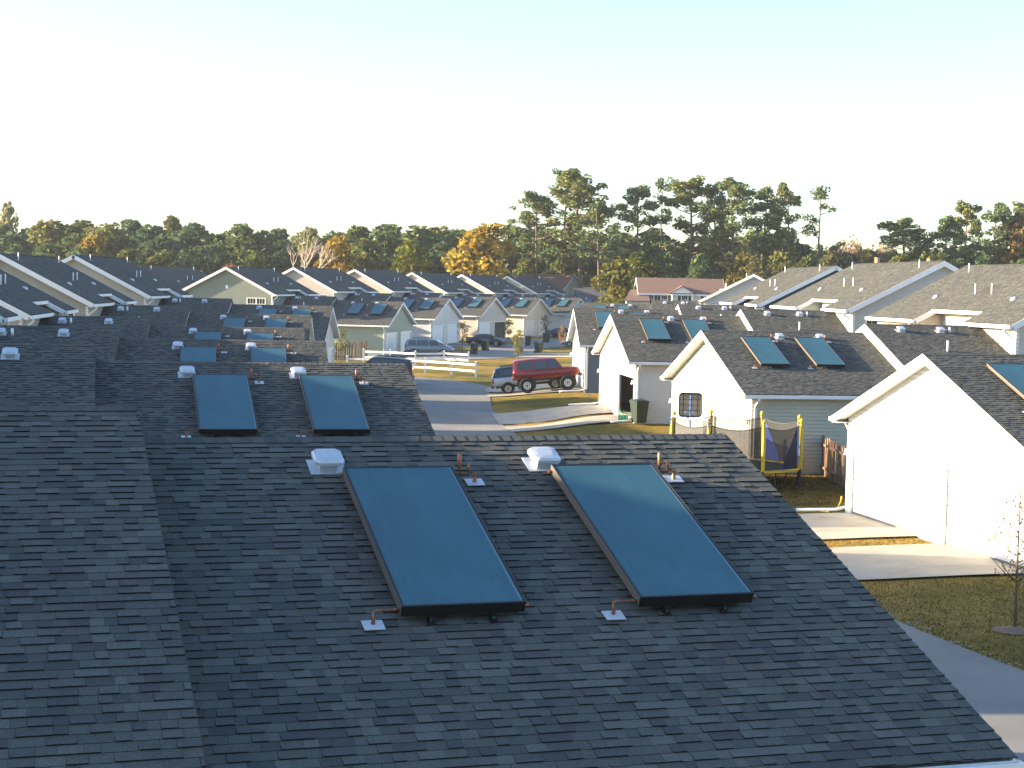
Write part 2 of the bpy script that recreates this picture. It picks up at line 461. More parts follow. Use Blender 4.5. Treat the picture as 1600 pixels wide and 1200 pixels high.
def ridge_caps(m, fn, u0, u1, seed, w=.15, step=.14):
    """fn(u, s(+front/-back), n)"""
    r_ = random.Random(seed); u = u0
    while u < u1 - .01:
        b = min(u + step, u1); t = TINTS[int(r_.random() * 6)]
        n0, n1 = .013, .019
        for sg in (1, -1):
            q = [fn(u, 0, n1, sg), fn(b, 0, n0, sg), fn(b, w, n0, sg), fn(u, w, n1, sg)]
            if sg > 0: q = q[::-1]
            m.quad(*q, t=t)
        m.quad(fn(u, w, n1, 1), fn(u, 0, n1, 1), fn(u, 0, .004, 1), fn(u, w, .004, 1), t=EDGE)
        m.quad(fn(u, w, n1, 1), fn(b, w, n0, 1), fn(b, w, 0, 1), fn(u, w, 0, 1), t=EDGE)
        u = b

# ------------------------------------------------------------------ lap siding
def siding(m, o, d, n, z0, z1, span, openings=(), lap=.15):
    """o: origin (x,y), d: unit dir, n: outward normal (2-tuples); span(z)->(a,b); openings [(a,b,z0,z1)]"""
    z = z0
    def P(t, z_, out): return (o[0] + d[0] * t + n[0] * out, o[1] + d[1] * t + n[1] * out, z_)
    while z < z1 - .005:
        zt = min(z + lap, z1)
        a0, b0 = span(z); a1, b1 = span(zt)
        segs = [(a0, b0, a1, b1)]
        zm = (z + zt) / 2
        for (oa, ob, oz0, oz1) in openings:
            if oz0 < zm < oz1:
                ns = []
                for (p, q, r_, s_) in segs:
                    if ob <= p or oa >= q: ns.append((p, q, r_, s_)); continue
                    if oa > p: ns.append((p, oa, r_, oa))
                    if ob < q: ns.append((ob, q, ob, s_))
                segs = ns
        for (p, q, r_, s_) in segs:
            if q - p < .01 and s_ - r_ < .01: continue
            zk = z + (zt - z) * .8; k8 = .8
            pk = p + (r_ - p) * k8; qk = q + (s_ - q) * k8
            m.quad(P(p, z, .036), P(q, z, .036), P(qk, zk, .030), P(pk, zk, .030))
            m.quad(P(pk, zk, .030), P(qk, zk, .030), P(qk, zk, .0), P(pk, zk, .0))
            m.quad(P(pk, zk, .0), P(qk, zk, .0), P(s_, zt, .0), P(r_, zt, .0))
            m.quad(P(p, z, .0), P(q, z, .0), P(q, z, .036), P(p, z, .036))
        z = zt
    return m

# ------------------------------------------------------------------ roof furniture (shared meshes)
def box_vent_meshes():
    fl = MB(); fl.hexa([(-.27, -.23, 0), (.27, -.23, 0), (.27, .25, 0), (-.27, .25, 0), (-.27, -.23, .012), (.27, -.23, .012), (.27, .25, .012), (-.27, .25, .012)])
    bx = MB(); bx.hexa([(-.13, -.14, 0), (.13, -.14, 0), (.13, .12, 0), (-.13, .12, 0), (-.14, -.17, .15), (.14, -.17, .15), (.14, .10, .15), (-.14, .10, .15)])
    cp = MB()
    def ring(w, d0, d1, z, c=.06): return [(-w + c, d0, z), (w - c, d0, z), (w, d0 + c, z), (w, d1 - c, z), (w - c, d1, z), (-w + c, d1, z), (-w, d1 - c, z), (-w, d0 + c, z)]
    rs = [ring(.20, -.23, .17, .135), ring(.225, -.255, .195, .15), ring(.225, -.255, .195, .20), ring(.20, -.23, .17, .235), ring(.12, -.15, .09, .245)]
    for r0, r1 in zip(rs[:-1], rs[1:]):
        for k in range(8): cp.quad(r0[k], r0[(k + 1) % 8], r1[(k + 1) % 8], r1[k])
    cp.poly(rs[-1]); cp.poly(rs[0][::-1])
    return fl.mesh('vent_flashing', M['galv']), bx.mesh('vent_neck', M['galv']), cp.mesh('vent_cap', M['galv'])
VENT = box_vent_meshes()
def vent(parent, loc, rot, sc=1.):
    o = link('roof_vent', VENT[2], parent, loc=loc, rot=rot); o.scale = (sc,) * 3
    link('vent_neck', VENT[1], o); link('vent_flashing', VENT[0], o)
pm = MB(); pm.tube([(0, 0, -.1), (0, 0, .55)], .05, 8); PIPE = pm.mesh('vent_pipe', M['pvc'], True)
pm = MB(); pm.tube([(0, 0, -.02), (0, 0, .04), (0, 0, .13), (0, 0, .16)], [.21, .20, .13, .02], 12); TURT = pm.mesh('round_vent', M['galv'], True)

# ------------------------------------------------------------------ garages
UH, ZH, VH = 7.2, .39, -.3           # where the higher link roof starts, its extra height, its ridge offset
UE = {-1: 11.75, 1: 12.05}           # house eave
HHW = 7.35                           # link roof half width
def make_garage(s, name='garage', near=False, open_door=None):
    """s=-1: ridge runs to -x from the gable, s=+1: to +x. Local: x=s*u, y=v, z over slab."""
    root = link(name, None)
    X = lambda u: s * u
    WV = GW / 2 - OV
    # walls
    doors = [(.85, 5.6), (-5.6, -.85)]
    dh = 2.15
    m = MB()
    def gspan(z):
        if z <= EH - .1: return (-WV, WV)
        h = max(0., (RH - .16 - z) / TA); h = min(h, WV); return (-h, h)
    siding(m, (X(OV), 0), (0, 1), (-s, 0), -.5, RH - .17, gspan, [(a, b, -.6, dh) for a, b in doors])
    m.build('gable_wall', M['siding'], root)
    uend = UE[s] + .45
    for sg, nm in ((-1, 'side_wall'), (1, 'side_wall')):
        m = MB(); siding(m, (X(OV), sg * WV), (s, 0), (0, sg), -.5, EH - .05, lambda z: (0, uend - OV)); m.build(nm, M['siding'], root)
    m = MB(); m.box(X(UH + .4), X(UH + .5), -WV + .02, WV - .02, -.3, EH - .1); m.build('back_wall', M['dark'], root)
    m = MB(); m.box(X(OV + .05), X(UH + .4), -WV + .03, WV - .03, -.2, .05); m.build('floor_slab', M['concrete'], root)
    for sg in (-1, 1):
        m = MB(); m.box(X(OV - .03), X(OV + .1), sg * (WV + .03), sg * (WV - .1), -.5, EH - .25)
        m.build('corner_board', M['trim'], root)
    # doors
    for di, (a, b) in enumerate(doors):
        m = MB()
        for q in (a - .06, b + .06): m.box(X(OV - .035), X(OV + .12), q - .07, q + .07, -.3, dh + .1)
        m.box(X(OV - .04), X(OV + .12), a - .13, b + .13, dh, dh + .14)
        m.build('door_frame', M['trim'], root)
        for q in (a + .02, b - .02):
            m = MB(); m.box(X(OV + .05), X(OV + .125), q - .025, q + .025, .0, dh - .01); m.build('door_seal', M['seal'], root)
        m = MB(); m.box(X(OV + .05), X(OV + .13), a, b, .0, .03); m.build('door_seal', M['seal'], root)
        if open_door == di: continue
        d = MB(); d.box(X(OV + .10), X(OV + .12), a, b, .0, dh); door = d.build('garage_door', M['door'], root)
        for k in range(4):
            p = MB(); z0 = .02 + k * dh / 4; z1 = z0 + dh / 4 - .02
            p.box(X(OV + .06), X(OV + .10), a + .046, b - .046, z0 + .02, z1)
            for j in range(8):
                w = (b - a - .04) / 8; y0 = a + .02 + j * w + .07
                p.box(X(OV + .048), X(OV + .06), y0, y0 + w - .14, z0 + .09, z1 - .09)
            p.build('door_section', M['door'], door)
    # roof
    def front(u, q, n, sg=1): return (X(u), -sg * (q * CA + n * SA), RH - q * SA + n * CA)
    SL = GW / 2 / CA
    def slab(m, fn, u0, u1, s0, s1, th=.14):
        m.hexa([fn(u0, s1, -th), fn(u1, s1, -th), fn(u1, s0, -th), fn(u0, s0, -th), fn(u0, s1, -.002), fn(u1, s1, -.002), fn(u1, s0, -.002), fn(u0, s0, -.002)])
    m = MB()
    for sg in (1, -1): slab(m, lambda u, q, n: front(u, q, n, sg), .02, UH + .15, .0, SL - .01)
    roof = m.build('roof', M['deck'], root)
    def hfront(u, q, n, sg=1): return (X(u), VH - sg * (q * CA + n * SA), RH + ZH - q * SA + n * CA)
    HS = HHW / CA
    m = MB()
    for sg in (1, -1): slab(m, lambda u, q, n: hfront(u, q, n, sg), UH, uend + .2, .0, HS - .01)
    hroof = m.build('link_roof', M['deck'], root)
    seeds = {1: 101, -1: 202}
    main = courses(-.045, UH + .05, SL, seeds[s]); high = courses(UH - .02, uend + .2, HS, seeds[s] + 5)
    if not near:
        m = MB(); slope_mesh(m, main, front); m.build('shingles', M['shingle'], roof, kind='stuff')
        m = MB(); slope_mesh(m, courses(0., UH + .05, SL, seeds[s] + 9), lambda u, q, n: front(u, q, n, -1)); m.build('shingles', M['shingle'], roof, kind='stuff')
        m = MB(); slope_mesh(m, high, hfront); m.build('shingles', M['shingle'], hroof, kind='stuff')
        m = MB(); ridge_caps(m, lambda u, q, n, sg: front(u, q, n, sg), 0., UH, 3); m.build('ridge_cap', M['shingle'], roof)
        m = MB(); ridge_caps(m, lambda u, q, n, sg: hfront(u, q, n, sg), UH, uend + .2, 4); m.build('ridge_cap', M['shingle'], hroof)
    else:
        # nearest roof: the pieces that show largest are objects of their own
        cand = []
        for arr, fn, par in ((main, front, roof), (high, hfront, hroof)):
            for p in arr: cand.append((p, fn, par))
        k0 = 'L0'
        def score(c):
            p, fn, par = c; x, y, z = fn((p[0] + p[1]) / 2, p[3], 0)
            wx, wy, _ = lotpt(k0, s * x, y); wz = base_z(k0) + z
            dist = math.hypot(wx, wy)
            px = wx / wy * 2632; py = (CAM_H - wz) / wy * 2632 - 155
            vis = abs(px) < 770 and py < 560
            return (0 if vis and p[6] >= .11 else 1, dist)
        cand.sort(key=score)
        cache = {}
        for p, fn, par in cand[:300]:
            a, b, st, sb, th, ti, L = p
            key = (round(L, 2), th, ti)
            if key not in cache:
                q = MB(); w = L / 2 - .001; e = EXP + .01
                q.hexa([(-w, 0, 0), (w, 0, 0), (w, e, 0), (-w, e, 0), (-w, 0, th), (w, 0, th), (w, e, .004), (-w, e, .004)], TINTS[ti], EDGE)
                cache[key] = q.mesh('shingle', M['shingle'])
            loc = fn((a + b) / 2, sb, 0.)
            link('shingle', cache[key], par, loc=loc, rot=(AL, 0, 0))
        for par, fn in ((roof, front), (hroof, hfront)):
            m = MB(); slope_mesh(m, [c[0] for c in cand[300:] if c[2] is par], fn); m.build('shingles', M['shingle'], par, kind='stuff')
        m = MB(); slope_mesh(m, courses(0., UH + .05, SL, 77), lambda u, q, n: front(u, q, n, -1)); m.build('shingles', M['shingle'], roof, kind='stuff')
        # ridge caps one by one
        capc = []
        for ti in range(3):
            q = MB(); w = .15
            for sg in (1, -1):
                f = lambda u, t, n: (X(u), -sg * (t * CA + n * SA), -t * SA + n * CA)
                pts = [f(0, 0, .019), f(.14, 0, .013), f(.14, w, .013), f(0, w, .019)]
                q.quad(*(pts if sg < 0 else pts[::-1]), t=TINTS[ti * 2])
                q.quad(f(0, w, .019), f(0, 0, .019), f(0, 0, 0), f(0, w, 0), t=SIDE)
                q.quad(f(0, w, .019), f(.14, w, .013), f(.14, w, 0), f(0, w, 0), t=SIDE)
            capc.append(q.mesh('ridge_shingle', M['shingle']))
        rr = random.Random(9)
        for i in range(int(UH / .14)): link('ridge_shingle', capc[rr.randrange(3)], roof, loc=(X(i * .14), 0, RH + rr.uniform(0, .003)))
        for i in range(int((uend - UH) / .14)): link('ridge_shingle', capc[rr.randrange(3)], hroof, loc=(X(UH + i * .14), VH, RH + ZH + rr.uniform(0, .006)))
    # rake boards, soffit, gutters, downspouts
    for sg in (1, -1):
        fn = lambda u, q, n: front(u, q, n, sg)
        m = MB()
        m.hexa([fn(-.025, SL + .01, -.23), fn(.0, SL + .01, -.23), fn(.0, .0, -.23), fn(-.025, .0, -.23), fn(-.025, SL + .01, -.004), fn(.0, SL + .01, -.004), fn(.0, .0, -.004), fn(-.025, .0, -.004)])
        m.build('rake_board', M['trim'], root)
        m = MB()
        m.hexa([fn(.002, SL, -.17), fn(OV, SL, -.17), fn(OV, .0, -.17), fn(.002, .0, -.17), fn(.002, SL, -.145), fn(OV, SL, -.145), fn(OV, .0, -.145), fn(.002, .0, -.145)])
        m.build('soffit', M['trim'], root)
        yv = -sg * (GW / 2)
        m = MB()
        o = -sg
        m.box(X(0.), X(uend - .5), yv - o * .44, yv - o * .02, EH - .19, EH - .165)
        m.build('eave_soffit', M['trim'], root)
        m = MB()
        for (a, b, z0, z1) in ((.0, .13, EH - .155, EH - .145), (.11, .13, EH - .145, EH - .02), (-.02, .0, EH - .16, EH - .03)):
            m.box(X(-.06), X(uend - .5), yv + o * a, yv + o * b, z0, z1)
        m.box(X(-.06), X(-.05), yv, yv + o * .13, EH - .15, EH - .025)
        m.build('gutter', M['trim'], root)
        m = MB()
        yw = -sg * (WV + .07)
        m.bar((X(OV + .12), yv + o * .06, EH - .15), (X(OV + .12), yv + o * .06, EH - .26), .07, .09, (1, 0, 0))
        m.bar((X(OV + .12), yv + o * .06, EH - .25), (X(OV + .12), yw, EH - .52), .07, .09, (1, 0, 0))
        m.bar((X(OV + .12), yw, EH - .50), (X(OV + .12), yw, .12), .07, .09, (1, 0, 0))
        m.build('downspout', M['trim'], root)
        # link roof trims
        hf = lambda u, q, n: hfront(u, q, n, sg)
        m = MB()
        m.hexa([hf(UH - .03, HS, -.2), hf(UH, HS, -.2), hf(UH, .0, -.2), hf(UH - .03, .0, -.2), hf(UH - .03, HS, -.004), hf(UH, HS, -.004), hf(UH, .0, -.004), hf(UH - .03, .0, -.004)])
        m.build('link_rake_board', M['trim'] if not near else M['deck'], root)  # nearest roof: white board coloured dark, its shade painted in
    m = MB()
    m.poly([(X(UH + .01), VH - HHW + .3, RH + ZH - HHW * TA - .1), (X(UH + .01), VH, RH + ZH - .16), (X(UH + .01), VH + HHW - .3, RH + ZH - HHW * TA - .1)])
    m.build('link_gable', M['siding'], root)
    # vents near the ridge
    for u in (2.62, 5.15) if s < 0 else (3.2, 5.0):
        vent(root, front(u, .80, .014), (AL, 0, 0), .74)
    for u in ((9.0, 11.1) if s < 0 else (8.5, 10.3)):
        vent(root, hfront(u, .80, .014), (AL, 0, 0), .74)
    link('vent_pipe', PIPE, root, loc=hfront(9.75, 3.0, 0.)).scale = (1, 1, .8)
    p = link('vent_pipe', PIPE, root, loc=hfront(10.7, .9, 0.)); p.scale = (1, 1, .45)
    # wall lamps
    for v in (5.78, -5.78):
        m = MB(); m.tube([(X(OV - .01), v, 2.0), (X(OV - .14), v, 2.02), (X(OV - .16), v, 1.86)], [.045, .05, .06], 7)
        m.build('wall_lamp', M['white'], root)
    return root

COLG = {'L0': (.45, .42, .36), 'L1': (.42, .40, .36), 'L2': (.48, .45, .38), 'L3': (.40, .42, .36), 'L4': (.5, .46, .38), 'L5': (.55, .54, .49),
        'C0': (.27, .32, .25), 'C1': (.60, .58, .54), 'C2': (.52, .47, .39), 'C3': (.66, .60, .46), 'C4': (.56, .55, .50), 'C5': (.56, .55, .5),
        'R3': (.72, .72, .69), 'R2': (.46, .47, .38), 'R1': (.60, .57, .52), 'R0': (.13, .16, .19), 'Q0': (.5, .5, .47)}
LABG = {'L0': 'nearest garage, dark shingle roof in shade filling the foreground with two large solar collectors',
        'L1': 'second garage of the left row, its ridge end sunlit, just beyond the foreground roof',
        'L2': 'third garage of the left row counted from the camera, dark roof with sunlit right end',
        'L3': 'fourth garage of the left row counted from the camera, dark shingle roof',
        'L4': 'fifth garage of the left row counted from the camera, roof above the fourth',
        'L5': 'last garage of the left row, pale gable wall beside the brown board fence',
        'C0': 'green sided garage beyond the white rail fences, behind the grey van',
        'C1': 'light grey garage with two closed doors, second beyond the white fences',
        'C2': 'beige garage with one dark open door behind the black sedan',
        'C3': 'cream garage with two white doors, fourth in the far row',
        'C4': 'fifth garage of the far row, gable cut off by the slate blue garage',
        'C5': 'farthest garage of the far row, only its small dark roof showing',
        'R3': 'nearest garage on the right, blown out white gable with two doors',
        'R2': 'sage green garage behind the trampoline with two sunlit collectors',
        'R1': 'beige garage with open dark door and green bin at its corner',
        'R0': 'slate blue sided garage right of the red off-road car',
        'Q0': 'grey roofed garage behind the slate blue one, only its roof showing'}
GROUPG = 'garages along the alleys'
protoL = make_garage(-1); nodeL = tree_of(protoL)
protoR = make_garage(1); nodeR = tree_of(protoR)
protoLo = make_garage(-1, open_door=0); nodeLo = tree_of(protoLo)
protoRo = make_garage(1, open_door=1); nodeRo = tree_of(protoRo)
near_g = make_garage(-1, near=True)
PICK = {'L0': near_g, 'L1': protoL, 'R3': protoR, 'C2': protoLo, 'R1': protoRo}
GAR = {}
def set_color(o, c):
    for ob in col.objects:
        if ob.parent is o: ob.color = (*c, 1)
for k in LOT:
    g = PICK.get(k) or copy_tree(nodeR if sgn(k) > 0 else nodeL)
    gx, gy, yaw, zr = LOT[k]
    g.location = (gx, gy, base_z(k)); g.rotation_euler = (0, 0, -R(yaw))
    tag(g, LABG[k], 'garage', GROUPG); GAR[k] = g
    set_color(g, COLG[k])
    if k in ('L1', 'L2'):
        for ob in col.objects:
            if ob.parent is g and ob.name.startswith('link_rake_board'):
                ob.material_slots[0].link = 'OBJECT'; ob.material_slots[0].material = M['deck']  # dark colour stands in for shade on these white boards

# ------------------------------------------------------------------ solar collectors (lie on the roofs)
PW, PL = 1.22, 2.95
def make_collector(s):
    """origin: top edge centre on the roof; x right, y up-slope, z normal."""
    root = link('solar_collector', None)
    h0, h1 = .075, .185
    m = MB(); w = PW / 2
    m.box(-w, w, -PL, 0, h0, h1 - .012)
    m.build('casing', M['frame'], root)
    m = MB()
    for (a, b, c, d) in ((-w - .006, -w + .02, -PL - .006, .006), (w - .02, w + .006, -PL - .006, .006), (-w + .02, w - .02, -.022, .006), (-w + .02, w - .02, -PL - .006, -PL + .02)):
        m.box(a, b, c, d, h1 - .014, h1)
    m.build('frame', M['frame'], root)
    m = MB()
    m.box(w + .0065, w + .009, -PL, 0, h1 - .03, h1 + .002); m.box(-w - .009, -w - .0065, -PL, 0, h0 + .02, h1 + .002)
    m.build('edge_strip', M['edge'], root)
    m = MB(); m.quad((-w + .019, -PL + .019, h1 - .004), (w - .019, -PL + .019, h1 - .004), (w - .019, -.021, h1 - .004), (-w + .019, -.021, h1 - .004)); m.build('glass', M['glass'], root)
    m = MB(); m.quad((w - .048, -PL + .03, h1 - .0025), (w - .021, -PL + .03, h1 - .0025), (w - .021, -.03, h1 - .0025), (w - .036, -.03, h1 - .0025)); m.build('inner_side_glow', M['inner_glow'], root)  # pale strip: glow along the right inner side, put into the colour
    for x in (-.32, .30):
        m = MB(); m.box(x - .025, x + .025, -PL - .05, -PL + .04, 0.0, h0 + .01); m.box(x - .035, x + .035, -PL - .065, -PL - .01, -.0, .02)
        f = m.build('mounting_foot', M['black'], root)
        q = MB(); q.tube([(x - .012, -PL - .055, .06), (x - .012, -PL - .066, .06)], .012, 6); q.build('bolt', M['chrome'], f)
    for x in (-.32, .30):
        m = MB(); m.box(x - .025, x + .025, -.04, .0, .0, h0 + .01); m.build('mounting_foot', M['black'], root)
    # supply pipe at the lower left, flashing plate, return at the upper right with air vent
    def plate(x, y):
        m = MB(); m.hexa([(x - .10, y - .09, .018), (x + .10, y - .09, .018), (x + .10, y + .09, .008), (x - .10, y + .09, .008), (x - .10, y - .09, .026), (x + .10, y - .09, .026), (x + .10, y + .09, .016), (x - .10, y + .09, .016)])
        return m.build('flashing_plate', M['galv'], root)
    lo = (-w - .27 if True else 0, -PL - .02)
    fp = plate(lo[0], lo[1] - .02)
    m = MB(); m.tube([(-w - .0, -PL + .05, .12), (-w - .24, -PL + .05, .12), (-w - .27, -PL + .03, .11), (-w - .27, -PL - .02, .02)], .010, 6)
    m.tube([(-w - .02, -PL + .05, .12), (-w - .07, -PL + .05, .12)], .015, 6)
    m.build('copper_pipe', M['copper'], root, smooth=True)
    m = MB(); m.tube([(-w - .27, -PL - .02, .02), (-w - .27, -PL - .03, .075)], [.022, .014], 7); m.build('pipe_boot', M['copper'], fp)
    for a, yy in ((w, -PL + .05), (-w, -.05)):
        m = MB(); m.tube([(a, yy, .12), (a * 1.08, yy, .12)], .02, 6); m.build('end_plug', M['copper'], root)
    fp = plate(w + .27, -.08)
    m = MB(); m.tube([(w, -.05, .12), (w + .24, -.05, .11), (w + .27, -.06, .09), (w + .27, -.08, .02)], .010, 6); m.build('copper_pipe', M['copper'], root, smooth=True)
    m = MB(); m.tube([(w + .09, -.05, .12), (w + .09, -.035, .16), (w + .09, -.03, .17), (w + .09, .03, .30), (w + .09, .035, .315)], [.010, .011, .026, .026, .010], 8)
    m.tube([(w + .19, -.05, .12), (w + .19, -.03, .17), (w + .19, -.01, .22)], [.010, .017, .016], 7)
    m.build('air_vent', M['copper'], root, smooth=True)
    m = MB(); m.tube([(w + .27, -.08, .015), (w + .27, -.065, .05), (w + .27, -.055, .12)], [.026, .024, .014], 8); m.build('pipe_boot', M['copper'], fp)
    m = MB(); m.tube([(w + .02, -.06, .10), (w + .16, -.05, .095), (w + .24, -.04, .12)], .016, 6); m.build('insulation', M['black'], root)
    return root
pc = make_collector(1); pcn = tree_of(pc); first = True
ORD = {'L0': 'nearest shaded garage roof', 'L1': 'second garage roof of the left row', 'L2': 'third garage roof of the left row', 'L3': 'fourth garage roof of the left row',
       'L4': 'fifth garage roof of the left row', 'L5': 'last garage roof of the left row', 'C0': 'green garage roof beyond the white fences',
       'C1': 'light grey garage roof, second beyond the fences', 'C2': 'beige garage roof above the black sedan', 'C3': 'cream garage roof, fourth in the far row',
       'C4': 'fifth garage roof of the far row', 'C5': 'farthest garage roof of the far row', 'R3': 'nearest right garage roof at the frame edge', 'R2': 'sage green garage roof behind the trampoline',
       'R1': 'beige garage roof with the open door', 'R0': 'slate blue garage roof', 'Q0': 'hidden garage roof behind the slate blue one'}
for k in LOT:
    s = sgn(k)
    us = (1.40, 3.77) if s > 0 else (3.82, 1.416)
    for i, u in enumerate(us):
        if k == 'R3' and i == 1: continue
        uc = u + PW / 2; q = 1.16
        o = pc if first else copy_tree(pcn); first = False
        gx, gy, yaw, zr = LOT[k]
        x, y, _ = lotpt(k, uc, -q * CA)
        o.location = (x, y, CAM_H + zr - q * SA + .012)
        o.rotation_euler = Euler((AL, 0, 0)).to_matrix().to_4x4().to_euler()
        o.matrix_basis = Matrix.Translation(o.location) @ Matrix.Rotation(-R(yaw), 4, 'Z') @ Matrix.Rotation(AL, 4, 'X')
        side = ('left' if i == 0 else 'right')
        lab = f'{side} blue glass solar collector on the {ORD[k]}' if k != 'R3' else f'blue glass solar collector on the {ORD[k]}'
        tag(o, lab, 'solar collector', 'solar collectors on the garage roofs')

# ------------------------------------------------------------------ houses (two storeys, ridge along the street)
HW_, HL_, HR_ = 10.43, 15.85, 2.69
HZ = RH + .54                          # eave above slab
HA = math.atan2(HR_, HW_ / 2); HC, HSN, HT = math.cos(HA), math.sin(HA), math.tan(HA)
def make_window(parent, o, d, n, a, z, w, h, double=True):
    def P(t, zz, out): return (o[0] + d[0] * t + n[0] * out, o[1] + d[1] * t + n[1] * out, zz)
    def bx(m, t0, t1, z0, z1, o0, o1): m.hexa([P(t0, z0, o0), P(t1, z0, o0), P(t1, z0, o1), P(t0, z0, o1), P(t0, z1, o0), P(t1, z1, o0), P(t1, z1, o1), P(t0, z1, o1)])
    m = MB()
    f = .09
    for t0, t1, z0, z1 in ((a, a + w, z, z + f), (a, a + w, z + h - f, z + h), (a, a + f, z + f, z + h - f), (a + w - f, a + w, z + f, z + h - f)) + (((a + w / 2 - .06, a + w / 2 + .06, z + f, z + h - f),) if double else ()):
        bx(m, t0, t1, z0, z1, -.05, .05)
    win = m.build('window', M['trim'], parent)
    cells = [(a + f, a + w / 2 - .06), (a + w / 2 + .06, a + w - f)] if double else [(a + f, a + w - f)]
    for c0, c1 in cells:
        g = MB(); g.quad(P(c0, z + f, .005), P(c1, z + f, .005), P(c1, z + h - f, .005), P(c0, z + h - f, .005)); g.build('pane', M['pane'], win)
        g = MB(); bx(g, c0, c1, z + h / 2 - .025, z + h / 2 + .025, .006, .03)
        for j in (1, 2): bx(g, c0 + (c1 - c0) * j / 3 - .012, c0 + (c1 - c0) * j / 3 + .012, z + f, z + h - f, .006, .02)
        g.build('sash_bar', M['trim'], win)
def make_house(s):
    """local x=s*u from street-side eave, y=v from near gable edge, z over slab"""
    root = link('house', None); X = lambda u: s * u
    n1, n2, cut = (4.6, 10.0, .95) if s > 0 else (6.6, 11.6, .95)
    RZ = HZ + HR_; SL = HW_ / 2 / HC; ov = .42
    def fa(q, v, n): return (X(HW_ / 2 - (q * HC + n * HSN)), v, RZ - q * HSN + n * HC)   # street slope
    def fb(q, v, n): return (X(HW_ / 2 + (q * HC + n * HSN)), v, RZ - q * HSN + n * HC)   # back slope
    def slab(m, f, q1, v0, v1, th=.15):
        m.hexa([f(q1, v0, -th), f(q1, v1, -th), f(0, v1, -th), f(0, v0, -th), f(q1, v0, -.002), f(q1, v1, -.002), f(0, v1, -.002), f(0, v0, -.002)])
    m = MB(); cq = SL - cut / HC
    slab(m, fa, SL - .01, .02, n1 - .02); slab(m, fa, cq - .01, n1 - .02, n2 + .02); slab(m, fa, SL - .01, n2 + .02, HL_ - .02); slab(m, fb, SL - .01, .02, HL_ - .02)
    roof = m.build('roof', M['deck'], root)
    for (v0, v1, ql, sd_, f) in ((0, n1, SL, 1, fa), (n1, n2, cq, 2, fa), (n2, HL_, SL, 3, fa), (0, HL_, SL, 4, fb)):
        m = MB(); slope_mesh(m, courses(v0, v1, ql, 300 + sd_ + s), lambda u, q, n, f=f: f(q, u, n)); m.build('shingles', M['shingle'], roof, kind='stuff')
    m = MB(); ridge_caps(m, lambda u, q, n, sg: (fa if sg > 0 else fb)(q, u, n), 0, HL_, 6); m.build('ridge_cap', M['shingle'], roof)
    # walls
    wu0, wu1, wv0, wv1 = ov, HW_ - ov, ov, HL_ - ov
    def gsp(z):
        if z <= HZ - .12: return (wu0, wu1)
        h = max(0., (RZ - .18 - z) / HT); h = min(h, HW_ / 2 - ov); return (HW_ / 2 - h, HW_ / 2 + h)
    wz = (4.25, 1.25)
    m = MB(); siding(m, (0, wv0), (s, 0), (0, -1), -.5, RZ - .2, gsp, [(1.1, 3.1, wz[0], wz[0] + wz[1] + .05)], .165); m.build('gable_wall', M['siding'], root)
    m = MB(); siding(m, (0, wv1), (s, 0), (0, 1), -.5, RZ - .2, gsp, (), .165); m.build('gable_wall', M['siding'], root)
    for (a, b, u) in ((wv0, n1 - .3, wu0), (n1 - .3, n2 + .3, wu0 + 1.1), (n2 + .3, wv1, wu0)):
        m = MB(); siding(m, (X(u), 0), (0, 1), (-s, 0), -.5, HZ - .05 + (u - wu0) * HT, lambda z: (a, b), (), .165); m.build('side_wall', M['siding'], root)
    for v, sg in ((n1 - .3, 1), (n2 + .3, -1)):
        m = MB(); siding(m, (0, v), (s, 0), (0, sg), -.5, HZ + .25, lambda z: (wu0, wu0 + 1.1), (), .165); m.build('porch_wall', M['siding'], root)
    m = MB(); siding(m, (X(wu1), 0), (0, 1), (s, 0), -.5, HZ - .05, lambda z: (wv0, wv1), (), .165); m.build('side_wall', M['siding'], root)
    make_window(root, (0, wv0), (s, 0), (0, -1), 1.1, wz[0], 2.0, 1.3)
    m = MB(); m.box(X(HW_ / 2 - .12), X(HW_ / 2 + .12), wv0 - .05, wv0, 6.4, 6.75); m.build('gable_vent', M['white'], root)
    for u in (wu0, wu1):
        for v in (wv0, wv1):
            e = 1 if v == wv1 else -1; g = 1 if u == wu1 else -1
            m = MB(); m.box(X(u - g * .1), X(u + g * .035), v + e * .034, v - e * .1, -.5, HZ - .2)
            m.build('corner_board', M['trim'], root)
    # rake boards and soffits
    for v, e in ((0., -1), (HL_, 1)):
        for f in (fa, fb):
            m = MB()
            m.hexa([f(SL + .01, v + e * .03, -.26), f(SL + .01, v, -.26), f(0, v, -.26), f(0, v + e * .03, -.26), f(SL + .01, v + e * .03, -.004), f(SL + .01, v, -.004), f(0, v, -.004), f(0, v + e * .03, -.004)])
            m.build('rake_board', M['trim'], root)
            m = MB(); v2 = v - e * ov
            m.hexa([f(SL, v, -.20), f(SL, v2, -.20), f(0, v2, -.20), f(0, v, -.20), f(SL, v, -.16), f(SL, v2, -.16), f(0, v2, -.16), f(0, v, -.16)])
            m.build('soffit', M['trim'], root)
    for v, e in ((n1, 1), (n2, -1)):
        m = MB()
        m.hexa([fa(SL, v, -.24), fa(SL, v + e * .03, -.24), fa(cq, v + e * .03, -.24), fa(cq, v, -.24), fa(SL, v, -.004), fa(SL, v + e * .03, -.004), fa(cq, v + e * .03, -.004), fa(cq, v, -.004)])
        m.build('notch_rake_board', M['trim'], root)
